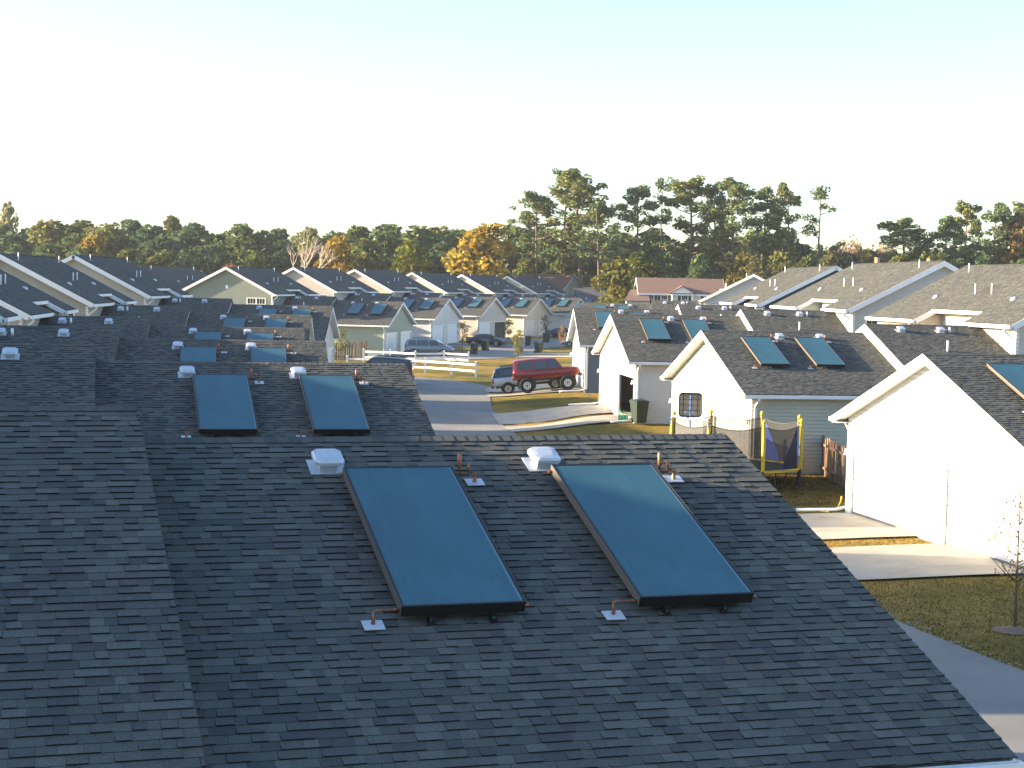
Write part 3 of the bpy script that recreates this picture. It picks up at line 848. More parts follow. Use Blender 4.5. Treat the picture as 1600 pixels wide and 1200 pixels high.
    def gut(v0, v1, u, z):
        m = MB()
        m.box(X(u + .02), X(u - .13), v0, v1, z - .17, z - .16); m.box(X(u - .11), X(u - .13), v0, v1, z - .16, z - .02); m.box(X(u + .0), X(u + .02), v0, v1, z - .2, z - .03)
        m.box(X(u), X(u - .13), v0 - .008, v0, z - .165, z - .02); m.box(X(u), X(u - .13), v1, v1 + .008, z - .165, z - .02)
        m.build('gutter', M['trim'], root)
        m = MB(); m.box(X(u + .03), X(u + .5), v0 + .02, v1 - .02, z - .2, z - .18); m.build('eave_soffit', M['trim'], root)
    gut(-.02, n1, 0, HZ); gut(n1 + .05, n2 - .05, cut, HZ + cut * HT); gut(n2, HL_ + .02, 0, HZ)
    for v, u0 in ((.55, 0.), (n2 + .45, 0.)):
        m = MB(); m.bar((X(u0 - .06), v, HZ - .16), (X(u0 - .06), v, HZ - .3), .09, .07, (1, 0, 0)); m.bar((X(u0 - .06), v, HZ - .28), (X(wu0 - .06), v, HZ - .62), .09, .07, (0, 1, 0)); m.bar((X(wu0 - .06), v, HZ - .6), (X(wu0 - .06), v, .1), .09, .07, (0, 1, 0))
        m.build('downspout', M['trim'], root)
    # roof pipes and round vents
    fl = (lambda v: v) if s > 0 else (lambda v: HL_ - v)
    for u, v, sc in ((4.5, 1.9, 1.), (4.5, 14.0, 1.), (2.45, 7.1, 1.1), (2.4, 8.7, 1.1)):
        o = link('vent_pipe', PIPE, root, loc=(X(u), fl(v), HZ + u * HT)); o.scale = (.65, .65, sc * .8)
    for u, v in ((2.0, 4.0), (2.0, 12.2)):
        link('round_vent', TURT, root, loc=(X(u), fl(v), HZ + u * HT + .01), rot=(0, -s * HA, 0)).scale = (.8, .8, .7)
    return root
COLH = {'L0': (.4, .4, .36), 'L1': (.42, .4, .34), 'L2': (.38, .36, .32), 'L3': (.42, .40, .35), 'L4': (.33, .33, .28), 'L5': (.42, .40, .35), 'C0': (.19, .22, .18), 'C1': (.47, .42, .36), 'C2': (.42, .36, .31),
        'C3': (.50, .46, .37), 'C4': (.48, .44, .36), 'C5': (.40, .41, .35), 'R3': (.5, .48, .42), 'R2': (.55, .5, .42), 'R1': (.50, .51, .49), 'R0': (.05, .07, .10), 'Q0': (.45, .47, .46)}
LABH = {'L0': 'house at the far left beside the nearest garage, outside the view', 'L1': 'house at the left beside the second garage, outside the view',
        'L2': 'house corner at the left frame edge, lowest of the left roofs', 'L3': 'left house with two pipes, its roof cut by the frame edge',
        'L4': 'tan green house at left, dark roof, gable peak at the frame edge', 'L5': 'cream gabled house, rightmost of the near left row of dark roofs',
        'C0': 'sage green house with full gable and white double window', 'C1': 'cream gabled house right of the green gable house', 'C2': 'beige gabled house third in the far row',
        'C3': 'pale cream gabled house fourth in the far row', 'C4': 'cream gabled house fifth in the far row', 'C5': 'pale green gabled house farthest in the far row',
        'R3': 'house at the far right beside the nearest right garage, outside the view', 'R2': 'nearest right house, tan sunlit roof running out of the frame',
        'R1': 'light grey sided house at right with tan roof and full gable', 'R0': 'right house with dark navy gable under a tan roof', 'Q0': 'pale grey gabled house farthest in the right row'}
hL = make_house(-1); hLn = tree_of(hL); hR = make_house(1); hRn = tree_of(hR)
usedL = usedR = False
def place_house(node_s, used, x, y, z, yaw, label, colr, group='two storey houses'):
    o = (hL if node_s < 0 else hR) if not used else copy_tree(hLn if node_s < 0 else hRn)
    o.location = (x, y, z); o.rotation_euler = (0, 0, -R(yaw)); tag(o, label, 'house', group); set_color(o, colr)
    return o
DY = {'L2': -4.0}
for k in LOT:
    if k == 'R3': continue
    s = sgn(k); vN = -6.5 if s < 0 else -4.2
    x, y, _ = lotpt(k, UE[s], vN)
    place_house(s, usedL if s < 0 else usedR, x, y, base_z(k), LOT[k][2] + DY.get(k, 0) * 0, LABH[k], COLH[k])
    if s < 0: usedL = True
    else: usedR = True
place_house(-1, True, -36.6, 186., -.1, 12., 'cream gable peeking between the left row and the green house', (.62, .52, .36))
place_house(1, True, 30., 196., .0, 6., 'dark roofed house behind the pale grey right house', (.45, .45, .42))
place_house(1, True, 36., 140., .0, 0., 'dark roof showing behind the light grey right house', (.45, .45, .42))

# ------------------------------------------------------------------ brown roofed buildings beyond
def plain_building(name, label, x, y, yaw, w, d, eave, rise, roofm, wallc, windows=(), portico=None, annex=None, ov=.35):
    """ridge along local x; front faces -y"""
    root = thing(name, label, 'building', (x, y, gz(x, y)), -R(yaw))
    m = MB(); siding(m, (-w / 2, -d / 2), (1, 0), (0, -1), 0, eave, lambda z: (0, w), [(a, a + ww, z0, z0 + hh) for a, ww, z0, hh in windows], .2); m.build('front_wall', M['siding'], root).color = (*wallc, 1)
    for sx in (-1, 1):
        m = MB(); siding(m, (sx * w / 2, 0), (0, 1), (sx, 0), 0, eave + rise - .1, lambda z: (-d / 2, d / 2) if z <= eave else (-d / 2 * max(0, 1 - (z - eave) / rise), d / 2 * max(0, 1 - (z - eave) / rise)), (), .2)
        m.build('gable_wall', M['siding'], root).color = (*wallc, 1)
    m = MB(); t = rise / (d / 2); L = w / 2 + ov; e = d / 2 + ov
    for sy in (-1, 1):
        m.hexa([(-L, sy * e, eave - ov * t - .12), (L, sy * e, eave - ov * t - .12), (L, 0, eave + rise - .12), (-L, 0, eave + rise - .12), (-L, sy * e, eave - ov * t), (L, sy * e, eave - ov * t), (L, 0, eave + rise), (-L, 0, eave + rise)])
    m.build('roof', roofm, root)
    for sy in (-1, 1):
        m = MB(); m.box(-L, L, sy * (e + .03), sy * (e + .001), eave - ov * t - .2, eave - ov * t + .02); m.build('fascia', M['trim'], root)
    for sx in (-1, 1):
        for sy in (-1, 1):
            m = MB(); m.hexa([(sx * L, sy * e, eave - ov * t - .25), (sx * (L + .03), sy * e, eave - ov * t - .25), (sx * (L + .03), 0, eave + rise - .25), (sx * L, 0, eave + rise - .25), (sx * L, sy * e, eave - ov * t + .01), (sx * (L + .03), sy * e, eave - ov * t + .01), (sx * (L + .03), 0, eave + rise + .01), (sx * L, 0, eave + rise + .01)])
            m.build('rake_board', M['trim'], root)
    for a, ww, z0, hh in windows:
        make_window(root, (-w / 2, -d / 2), (1, 0), (0, -1), a, z0, ww, hh, False)
        for q in (a - .42, a + ww + .04):
            m = MB(); m.box(-w / 2 + q, -w / 2 + q + .38, -d / 2 - .05, -d / 2 - .017, z0, z0 + hh); m.build('shutter', M['shutter'], root)
    if portico:
        px, pw, ph = portico
        m = MB(); m.poly([(px - pw / 2, -d / 2 - .6, eave - .05), (px + pw / 2, -d / 2 - .6, eave - .05), (px, -d / 2 - .6, eave + ph)]); m.build('portico_gable', M['trim'], root)
        m = MB()
        for sx in (-1, 1):
            m.hexa([(px + sx * (pw / 2 + .2), -d / 2 - .8, eave - .2), (px, -d / 2 - .8, eave + ph), (px, -d / 2 + 3, eave + ph), (px + sx * (pw / 2 + .2), -d / 2 + 3, eave - .2)] + [(px + sx * (pw / 2 + .2), -d / 2 - .8, eave - .08), (px, -d / 2 - .8, eave + ph + .12), (px, -d / 2 + 3, eave + ph + .12), (px + sx * (pw / 2 + .2), -d / 2 + 3, eave - .08)])
        m.build('portico_roof', roofm, root)
        for sx in (-1, 1):
            m = MB(); m.tube([(px + sx * pw * .42, -d / 2 - .6, 0), (px + sx * pw * .42, -d / 2 - .6, eave - .1)], .12, 10); m.build('column', M['trim'], root)
    if annex:
        ax, aw, ae, ar = annex
        m = MB(); m.hexa([(ax - aw / 2, -d / 2 - 2.4, ae), (ax + aw / 2, -d / 2 - 2.4, ae), (ax + aw / 2, -d / 2 + 2, ae + ar), (ax - aw / 2 + 1.1, -d / 2 + 2, ae + ar), (ax - aw / 2, -d / 2 - 2.4, ae + .12), (ax + aw / 2, -d / 2 - 2.4, ae + .12), (ax + aw / 2, -d / 2 + 2, ae + ar + .12), (ax - aw / 2 + 1.1, -d / 2 + 2, ae + ar + .12)]); m.build('annex_roof', roofm, root)
        m = MB(); m.box(ax - aw / 2 + .3, ax + aw / 2 - .02, -d / 2 - 2.1, -d / 2 - .02, 0, ae); m.build('annex_wall', M['siding'], root).color = (*wallc, 1)
    return root
M['matnet'] = net_mat(.965)
M['brownroof'] = plain("brown_shingle", (.19, .11, .08), .9, var=.3, vscale=5.)
plain_building('brown_roof_building', 'white building with brown roof, shuttered windows and small front gable', 22.7, 232., 0., 11.2, 8., 6.6, 2.0, M['brownroof'], (.62, .58, .5),
               [(.9, .95, 4.9, 1.5), (2.75, .95, 4.9, 1.5), (5.5, .95, 4.9, 1.5), (8.6, .95, 4.9, 1.5), (.9, .95, 1.2, 1.5), (8.6, .95, 1.2, 1.5)], (-.0, 3.2, .85), (-6.2, 3.4, 5.3, 1.5))
plain_building('brown_roof_building', 'brown roofed house with cream gable end behind the far row of dark roofs', 6.2, 302., 26., 9.5, 9.6, 6.6, 2.7, M['brownroof'], (.62, .56, .44), [(6.8, .8, 4.2, 1.4)])
plain_building('brown_roof_building', 'small cream building with brown roof between the pine trunks', 16.3, 306., 0., 7.2, 7., 7.3, 1.9, M['brownroof'], (.66, .56, .36), [(3.9, .9, 4.8, 1.6), (1.2, .9, 4.8, 1.6)])
plain_building('dark_roof_building', 'low dark roofed shed below the brown roofed cream gable', 13.6, 283., 6., 6.6, 6., 5.3, 1.6, M['deck'], (.6, .58, .5))

# ------------------------------------------------------------------ trees
LN = np.random.RandomState(4)
def leaf_mesh(name, blobs, per, size, mat, flat=1., up=0.):
    """blobs (x,y,z,r); leaves as quads on and inside each blob"""
    V = []; T = []
    for (x, y, z, r) in blobs:
        n = int(per * (r / 1.0) ** 2)
        d = LN.normal(size=(n, 3)); d /= np.linalg.norm(d, axis=1)[:, None]
        rad = r * (LN.uniform(.45, 1.05, n) ** .5)
        p = d * rad[:, None]; p[:, 2] *= flat; p += (x, y, z)
        a = LN.normal(size=(n, 3)); a[:, 2] += up; a /= np.linalg.norm(a, axis=1)[:, None]
        b = np.cross(a, LN.normal(size=(n, 3))); b /= np.linalg.norm(b, axis=1)[:, None]
        c = np.cross(a, b)
        s1 = (size * LN.uniform(.5, 1.2, n))[:, None]; s2 = s1 * LN.uniform(.45, .9, n)[:, None]
        q = np.stack([p - b * s1 - c * s2 * .3, p + c * s2, p + b * s1 + c * s2 * .2, p - c * s2], 1)
        V.append(q.reshape(-1, 3))
        k = LN.uniform(.55, 1.35, n) * LN.uniform(.85, 1.15); hue = LN.normal(0, .12, n)
        T.append(np.stack([k * (1 + hue), k, k * (1 - hue), np.ones(n)], 1))
    V = np.concatenate(V); T = np.concatenate(T).astype(np.float32); n = len(V) // 4
    me = bpy.data.meshes.new(name)
    me.vertices.add(len(V)); me.vertices.foreach_set('co', V.astype(np.float32).ravel())
    me.loops.add(len(V)); me.loops.foreach_set('vertex_index', np.arange(len(V), dtype=np.int32))
    me.polygons.add(n); me.polygons.foreach_set('loop_start', np.arange(0, len(V), 4, dtype=np.int32))
    me.polygons.foreach_set('loop_total', np.full(n, 4, dtype=np.int32))
    me.materials.append(mat)
    at = me.attributes.new('tint', 'FLOAT_COLOR', 'FACE'); at.data.foreach_set('color', np.clip(T, 0, 3).ravel())
    me.update(); me.validate()
    return me
def limbs_mesh(name, mat, H, r0, limbs, lean=(0, 0)):
    m = MB()
    m.tube([(lean[0] * t * t, lean[1] * t * t, H * t) for t in (0, .2, .4, .6, .8, 1.)], [r0 * (1 - .82 * t) for t in (0, .2, .4, .6, .8, 1.)], 8)
    for (z, az, L, rise, rr) in limbs:
        t = z / H; bx, by = lean[0] * t * t, lean[1] * t * t
        c, s_ = math.cos(az), math.sin(az)
        m.tube([(bx, by, z), (bx + c * L * .35, by + s_ * L * .35, z + rise * .25), (bx + c * L * .7, by + s_ * L * .7, z + rise * .65), (bx + c * L, by + s_ * L, z + rise)], [rr, rr * .7, rr * .45, rr * .2], 5)
    return m.mesh(name, mat, True)
def broadleaf(seed, H=1.0, lowest=.08):
    """unit tree: height 10, half width 3.2"""
    r_ = random.Random(seed); blobs = []
    n = 46
    for i in range(n):
        t = (i + .5) / n; z = 10 * (lowest + (1 - lowest) * t)
        prof = math.sin(math.pi * min(1, .18 + .82 * t) ** .9) ** .6 if t < .999 else .1
        R_ = 3.0 * max(.25, prof)
        a = r_.uniform(0, 6.28); d = R_ * r_.uniform(.25, .85)
        rr = r_.uniform(.7, 1.25) * (1.0 if t < .85 else .75)
        blobs.append((math.cos(a) * d, math.sin(a) * d, min(z, 10 - rr * .75), rr))
    crown = leaf_mesh('crown', blobs, 78, .30, M['leaf'])
    limbs = [(r_.uniform(2, 7), r_.uniform(0, 6.28), r_.uniform(1.4, 2.6), r_.uniform(.8, 2.), .09) for _ in range(9)]
    trunk = limbs_mesh('trunk', M['bark'], 8.6, .26, limbs)
    return crown, trunk
def pine(seed, sparse=1., top_only=False):
    """unit pine: height 26, half width 3.6"""
    r_ = random.Random(seed); H = 26.; limbs = []; blobs = []
    lean = (r_.uniform(-1.0, 1.0), r_.uniform(-.8, .8))
    z = H * r_.uniform(.42, .52)
    while z < H - .6:
        t = z / H; f = (t - .42) / .58
        L = (3.9 * (1 - f) ** .55 * (.55 + .75 * min(1, f * 3)) + .5) * r_.uniform(.6, 1.15)
        az = r_.uniform(0, 6.28); rise = L * r_.uniform(.05, .65)
        if r_.random() < .92 * sparse or f > .55:
            limbs.append((z, az, L, rise, .10))
            bx, by = lean[0] * t * t, lean[1] * t * t
            for q in range(r_.choice([4, 5, 6])):
                w = r_.uniform(.38, 1.06); sp = r_.gauss(0, .24 * L)
                blobs.append((bx + math.cos(az) * L * w - math.sin(az) * sp, by + math.sin(az) * L * w + math.cos(az) * sp, z + rise * w + r_.uniform(-.25, .55), r_.uniform(.42, .82) * (.8 if sparse < .9 else 1.)))
        z += r_.uniform(.25, .62) / sparse
    for q in range(7): blobs.append((lean[0] + r_.gauss(0, .7), lean[1] + r_.gauss(0, .7), H - r_.uniform(.2, 1.8), r_.uniform(.5, .9)))
    for q in range(5):
        zz = H * r_.uniform(.2, .42); limbs.append((zz, r_.uniform(0, 6.28), r_.uniform(.7, 2.2), r_.uniform(-.3, .3), .05))
    crown = leaf_mesh('crown', blobs, 112 * (1 if sparse > .9 else .7), .24, M['needle'], .8, .3)
    trunk = limbs_mesh('trunk', M['pinebark'], H - .5, .33, limbs, lean)
    return crown, trunk
def bare(seed, mat, leaves=0., H=10.):
    r_ = random.Random(seed); m = MB(); tips = []
    def grow(p, d, L, r0, lev):
        q = p + d * L; mid = p + d * L * .5 + Vector((r_.gauss(0, .06), r_.gauss(0, .06), 0)) * L
        m.tube([p, mid, q], [r0, r0 * .8, r0 * .6], 5 if lev > 1 else 7, cap=False)
        tips.append(q)
        if lev >= 5: return
        for _ in range(3 if lev < 4 else 2):
            nd = (d + Vector((r_.gauss(0, .5), r_.gauss(0, .5), r_.uniform(0, .35)))).normalized()
            grow(q, nd, L * r_.uniform(.6, .82), r0 * .58, lev + 1)
    grow(Vector((0, 0, 0)), Vector((0, 0, 1)), H * .3, H * .022, 0)
    tr = m.mesh('trunk', mat, True)
    cr = None
    if leaves > 0:
        cr = leaf_mesh('crown', [(t.x, t.y, t.z, .45 * H / 10) for t in tips if r_.random() < leaves and t.z > H * .3], 60 * (10 / H) ** 2 if H < 9 else 45, .17 * (H / 10) ** .5, M['leaf'])
    return cr, tr
BL = [broadleaf(i, lowest=.04 + .03 * (i % 3)) for i in range(6)]
PN = [pine(20 + i) for i in range(5)] + [pine(40, .55), pine(41, .62)]
def plant(name, var, x, y, h, hw, unit, colr, label, cat='tree', group=None, rz=None, zoff=0., thin=None):
    t = thing(name, label, cat, (x, y, gz(x, y) - .05 + zoff), rng.uniform(0, 6.28) if rz is None else rz, group)
    sx = hw / unit[1]; sz = h / unit[0]
    t.scale = (sx, sx, sz)
    cr, tr = var
    link('trunk', tr, t)
    if cr is not None: link('crown', cr, t).color = (*colr, 1)
    return t
GREENS = [(.105, .145, .052), (.088, .135, .058), (.140, .165, .050), (.078, .118, .056), (.112, .138, .048), (.165, .165, .052), (.088, .126, .064)]
MASS = [(-96.0, 315, 16.4, 3.8), (-95.3, 329, 16.6, 3.6), (-84.6, 306, 17.5, 4.6), (-82.6, 314, 16.7, 4.0), (-85.8, 338, 18.5, 4.5), (-75.0, 311, 17.4, 4.4), (-74.1, 326, 18.0, 4.4), (-65.9, 308, 16.4, 4.0), (-60.6, 317, 17.4, 4.5), (-57.6, 324, 15.9, 4.6), (-54.8, 334, 17.6, 4.1), (-51.0, 337, 16.7, 4.9), (-47.0, 340, 16.9, 3.8), (-38.4, 314, 17.2, 3.9), (-35.6, 330, 17.2, 4.2), (-29.7, 320, 16.9, 4.2), (-24.5, 328, 18.0, 4.4), (-21.4, 342, 17.3, 5.1), (-17.9, 332, 18.1, 4.7), (-15.5, 344, 18.5, 4.5), (-11.4, 334, 17.5, 4.7), (-7.4, 328, 16.2, 3.6), (-0.6, 339, 18.1, 3.7), (3.2, 337, 17.3, 3.8), (6.6, 317, 15.8, 4.5), (10.5, 307, 15.0, 3.3), (16.5, 334, 16.8, 4.8), (22.2, 344, 17.6, 5.1), (27.0, 317, 17.5, 4.2), (30.7, 306, 15.8, 3.8), (38.0, 329, 17.3, 3.6), (44.4, 340, 18.1, 5.0), (49.7, 341, 18.5, 4.3), (51.8, 326, 18.3, 4.3), (56.4, 327, 16.5, 4.8), (61.0, 325, 15.7, 4.4), (65.1, 315, 15.0, 4.6), (72.3, 326, 15.1, 3.5), (76.3, 322, 14.6, 3.5), (83.2, 330, 15.4, 3.6), (88.1, 330, 16.1, 4.4), (89.4, 319, 17.6, 4.4), (92.1, 306, 17.9, 4.1)]
FRONT = [(-89., 300, 14.2, 4.6), (-77.5, 301, 14.6, 4.8), (-63., 300, 14.4, 4.8), (-49., 302, 14.8, 4.9), (-41., 303, 14.2, 4.6), (-27., 302, 14.8, 4.8), (-12.6, 304, 14.4, 4.6), (24., 306, 14.8, 4.4), (34., 304, 14.4, 4.6), (47., 304, 14.6, 4.6), (59., 304, 14.2, 4.6), (80., 304, 14.4, 4.4), (-92.9, 297, 12.6, 3.5), (-84.2, 284, 12.2, 3.1), (-80.8, 290, 12.5, 3.6), (-72.0, 279, 11.9, 3.0), (-69.1, 282, 11.6, 2.9), (-65.7, 287, 11.9, 3.1), (-59.4, 285, 11.7, 3.6), (-53.1, 281, 12.5, 3.6), (-50.6, 287, 12.8, 3.3), (-43.0, 282, 11.8, 2.9), (-38.8, 284, 11.9, 3.6), (-34.9, 285, 13.1, 3.6), (-25.4, 286, 11.8, 2.7), (-19.0, 297, 12.2, 3.3), (-15.8, 297, 12.1, 3.7), (-9.8, 297, 12.6, 3.1), (2.5, 314, 12.2, 3.7), (8.6, 316, 12.3, 3.8), (12.1, 317, 13.9, 2.9), (15.3, 318, 12.6, 3.1), (20.7, 297, 13.0, 3.1), (26.9, 295, 13.3, 3.2), (30.7, 282, 13.0, 2.9), (37.1, 294, 12.6, 3.7), (40.1, 278, 12.8, 2.7), (44.8, 283, 13.6, 3.1), (49.1, 287, 12.8, 2.8), (53.1, 281, 13.8, 3.7), (62.1, 295, 14.3, 3.2), (65.1, 284, 13.6, 3.3), (69.4, 285, 14.0, 2.8), (75.6, 289, 13.2, 2.8), (79.3, 282, 13.7, 3.5), (85.4, 286, 13.1, 3.2), (90.3, 285, 13.6, 3.2)]
tr_ = random.Random(8)
TONE = ['mid green', 'dark green', 'olive green', 'deep green', 'dull green', 'yellowish green', 'bluish green', 'tan', 'brownish', 'light green']
def region(x):
    return 'above the left house peaks' if x < -62 else 'left of the bare white tree' if x < -34 else 'left of the big golden tree' if x < -6 else 'behind the left pine clump' if x < 18 else 'below the middle pines' if x < 46 else 'right of the leaning pine' if x < 68 else 'at the far right'
for i, (x, y, h, hw) in enumerate(MASS):
    gi = tr_.randrange(7); w_ = 'wide' if hw > 4.3 else 'slim'
    plant('broadleaf_tree', BL[i % 6], x, y, h * tr_.uniform(.96, 1.05), hw * 1.62, (10, 3.2), GREENS[gi], f'{w_} {TONE[gi]} tree, tall back woods, {region(x)}', group='back line of the far woods')
FC = GREENS + [(.17, .155, .05), (.13, .125, .055), (.13, .15, .04)]
for i, (x, y, h, hw) in enumerate(FRONT):
    gi = tr_.randrange(len(FC))
    plant('broadleaf_tree', BL[(i * 5 + 2) % 6], x, y, h, hw * 1.4, (10, 3.2), FC[gi], f'low bushy {TONE[gi]} tree, front woods, {region(x)}', group='front edge of the far woods')
PIN = [(4.0, 300, 23.8, 3.3, 'tall pine left of the pine group, beside the golden tree'), (8.4, 305, 27.8, 3.8, 'tallest pine of the left clump, rounded top above the brown roof'), (11.8, 298, 27.2, 4.5, 'broad pine forming the right dome of the left clump'), (14.7, 290, 21.5, 3.1, 'shorter pine at the right foot of the left clump'),
       (21.9, 300, 25.0, 3.5, 'dense pine standing right of the gap in the pine group'), (26.5, 310, 27.2, 2.1, 'thin half bare pine with a twiggy top'), (31.5, 300, 26.8, 4.0, 'wide spreading pine with long forked limbs'), (36.4, 305, 25.9, 2.5, 'slim pine between the spreading pine and the dense one'),
       (38.6, 296, 26.4, 3.5, 'dense olive pine in the middle of the right pine group'), (44.6, 305, 25.3, 2.9, 'pine with a bare lower trunk left of the leaning pine'), (48.9, 300, 26.1, 2.7, 'narrow leaning pine, second from the right of the group'), (55.2, 308, 26.1, 3.0, 'sparse thin pine at the right end of the group'),
       (70.0, 300, 20.1, 4.4, 'wide solitary pine standing above the light grey right house'), (77.0, 300, 20.8, 2.8, 'low pine left of the twin pines at far right'), (81.4, 305, 23.6, 2.7, 'slim tall pine, left of the twin pines at far right'), (84.0, 298, 23.4, 2.9, 'slim tall pine, right of the twin pines at far right'), (92.6, 310, 24.1, 3.5, 'pine at the right frame edge behind the brown tree')]
NCOL = [(.165, .205, .08), (.142, .195, .08), (.19, .21, .072), (.138, .18, .08)]
for i, (x, y, h, hw, lab) in enumerate(PIN):
    v = PN[i % 5] if i not in (5, 11) else PN[5 + (i == 11)]
    plant('pine_tree', v, x, y, h, hw * 1.36, (26, 3.8), NCOL[i % 4], lab, group='tall pines')
SPEC = [('pale_tree', -99.1, 330, 21.1, 3.0, (.26, .25, .12), 'pale thin yellowish tree rising above the woods at far left'), ('golden_tree', -70.4, 281, 13.9, 4.6, (.28, .20, .04), 'golden bush behind the left house peaks'),
        ('tall_green_tree', -67.1, 330, 19.2, 3.8, (.13, .135, .035), 'tall yellow green tree in the left woods'), ('orange_tree', -29.2, 280, 14.6, 3.9, (.30, .205, .03), 'orange yellow tree beside the bare white tree'),
        ('lit_green_tree', -17.2, 275, 13.9, 4.0, (.12, .125, .02), 'sunlit green tree left of the big golden tree'), ('big_golden_tree', -5.3, 296, 17.6, 7.4, (.36, .255, .035), 'big golden yellow tree in the middle of the woods'),
        ('olive_tree', 14.4, 236, 11.0, 3.7, (.15, .145, .035), 'olive green tree left of the brown roofed building'), ('near_green_tree', 18.6, 246, 12.2, 4.2, (.11, .125, .035), 'green tree rising behind the brown roofed building corner'),
        ('autumn_tree', 62.5, 318, 13.9, 4.8, (.30, .15, .03), 'orange autumn tree under the pale bare tree at right'), ('brown_tree', 89.2, 298, 21.5, 5.2, (.17, .115, .035), 'brown leafed tree at the right frame edge'), ('yellow_green_tree', 39.1, 286, 13.3, 3.4, (.15, .13, .025), 'yellow green tree under the dense olive pine')]
for i, (n, x, y, h, hw, c, lab) in enumerate(SPEC):
    plant(n, BL[(i + 1) % 6], x, y, h, hw * 1.1, (10, 3.2), c, lab)
b1 = bare(5, M['palebark'], 0.); b2 = bare(9, M['palebark'], .35); b3 = bare(13, M['bark'], .8)
plant('bare_tree', b1, -34.4, 276., 16.2, 4.0, (9.6, 3.4), (0, 0, 0), 'bare whitish tree without leaves in front of the woods')
plant('pale_bare_tree', b2, 63.5, 316., 20.0, 4.6, (9.6, 3.4), (.36, .22, .12), 'tall pale half bare tree above the navy gabled house')
plant('russet_tree', b3, -42.4, 236., 10.2, 2.3, (9.6, 3.0), (.24, .12, .06), 'russet twiggy tree left of the green gable')
# young street trees
def young_mesh(seed, nb, per, size, slim=.30):
    r_ = random.Random(seed); H = 4.; blobs = []
    for i in range(nb):
        t = (i + .5) / nb; z = H * (.36 + .62 * t); rr = H * slim * math.sin(math.pi * (.12 + .84 * t)) ** .8
        a = r_.uniform(0, 6.28); d = rr * r_.uniform(.2, .9)
        blobs.append((math.cos(a) * d, math.sin(a) * d, z, r_.uniform(.18, .34)))
    limbs = []
    for i in range(16):
        z = H * r_.uniform(.3, .85); limbs.append((z, r_.uniform(0, 6.28), H * slim * r_.uniform(.5, 1.), H * r_.uniform(.06, .2), .022))
    return leaf_mesh('crown', blobs, per, size, M['leaf']), limbs_mesh('trunk', M['bark'], H * .97, .055, limbs, (.12, .05))
yt = [young_mesh(31, 26, 300, .05, .26), young_mesh(32, 34, 420, .085), young_mesh(33, 38, 420, .085), young_mesh(34, 26, 300, .085)]
def young(i, x, y, h, hw, c, lab):
    return plant('young_tree', yt[i], x, y, h, hw, (4.0, 1.3), c, lab, group='young street trees')
young(0, 11.05, 36.3, 3.1, .95, (.30, .18, .06), 'young thin tree with few orange leaves on the near right lawn')
young(1, -5.4, 180., 3.3, .95, (.33, .20, .06), 'young tan leafed tree beside the light grey far garage')
young(2, .48, 152., 3.3, .95, (.22, .20, .06), 'young yellow green tree behind the silver pickup')
young(3, 5.53, 189.4, 2.9, .7, (.42, .25, .10), 'young pale orange tree right of the far bins')
young(1, 4.3, 226., 3.2, .9, (.16, .14, .09), 'young greyish tree in front of the cream far garage')
young(2, -.6, 211., 2.8, 1.1, (.2, .18, .06), 'young green tree in front of the dark open far door')
young(2, -15.95, 156.6, 2.9, .9, (.2, .2, .07), 'young green tree beside the brown board fence')
m = MB(); n = 22
for i in range(n):
    a = 6.283 * i / n; b = 6.283 * (i + 1) / n
    m.poly([(11.05 + .48 * math.cos(a), 36.3 + .48 * math.sin(a), gz(11, 36.3) + .02), (11.05 + .48 * math.cos(b), 36.3 + .48 * math.sin(b), gz(11, 36.3) + .02), (11.05, 36.3, gz(11, 36.3) + .12)])
tag(m.build('mulch_ring', M['mulch']), 'brown mulch ring round the foot of the near young tree', 'mulch')

# ------------------------------------------------------------------ fences
def rail_fence(label, pts, h=1.2):
    cx, cy = pts[0]
    root = thing('rail_fence', label, 'fence', (cx, cy, 0))
    for (x, y) in pts:
        z = gz(x, y); m = MB(); w = .075; x -= cx; y -= cy
        m.box(x - w, x + w, y - w, y + w, z - .1, z + h)
        m.hexa([(x - w - .02, y - w - .02, z + h), (x + w + .02, y - w - .02, z + h), (x + w + .02, y + w + .02, z + h), (x - w - .02, y + w + .02, z + h), (x - .02, y - .02, z + h + .08), (x + .02, y - .02, z + h + .08), (x + .02, y + .02, z + h + .08), (x - .02, y + .02, z + h + .08)])
        m.build('post', M['white'], root)
    for a, b in zip(pts[:-1], pts[1:]):
        for hz in (.48, .98):
            m = MB(); m.bar((a[0] - cx, a[1] - cy, gz(*a) + hz), (b[0] - cx, b[1] - cy, gz(*b) + hz), .05, .15); m.build('rail', M['white'], root)
rail_fence('nearer white two rail fence on the lawn beyond the alley', [(-13.6, 138.2), (-11.4, 138.0), (-9.3, 137.6), (-7.1, 136.8), (-4.9, 135.0), (-2.9, 133.4)])
rail_fence('farther white two rail fence, zigzag, in front of the grey van', [(-13.6, 153.4), (-11.1, 152.6), (-8.7, 150.6), (-6.2, 152.4), (-3.95, 151.0)])
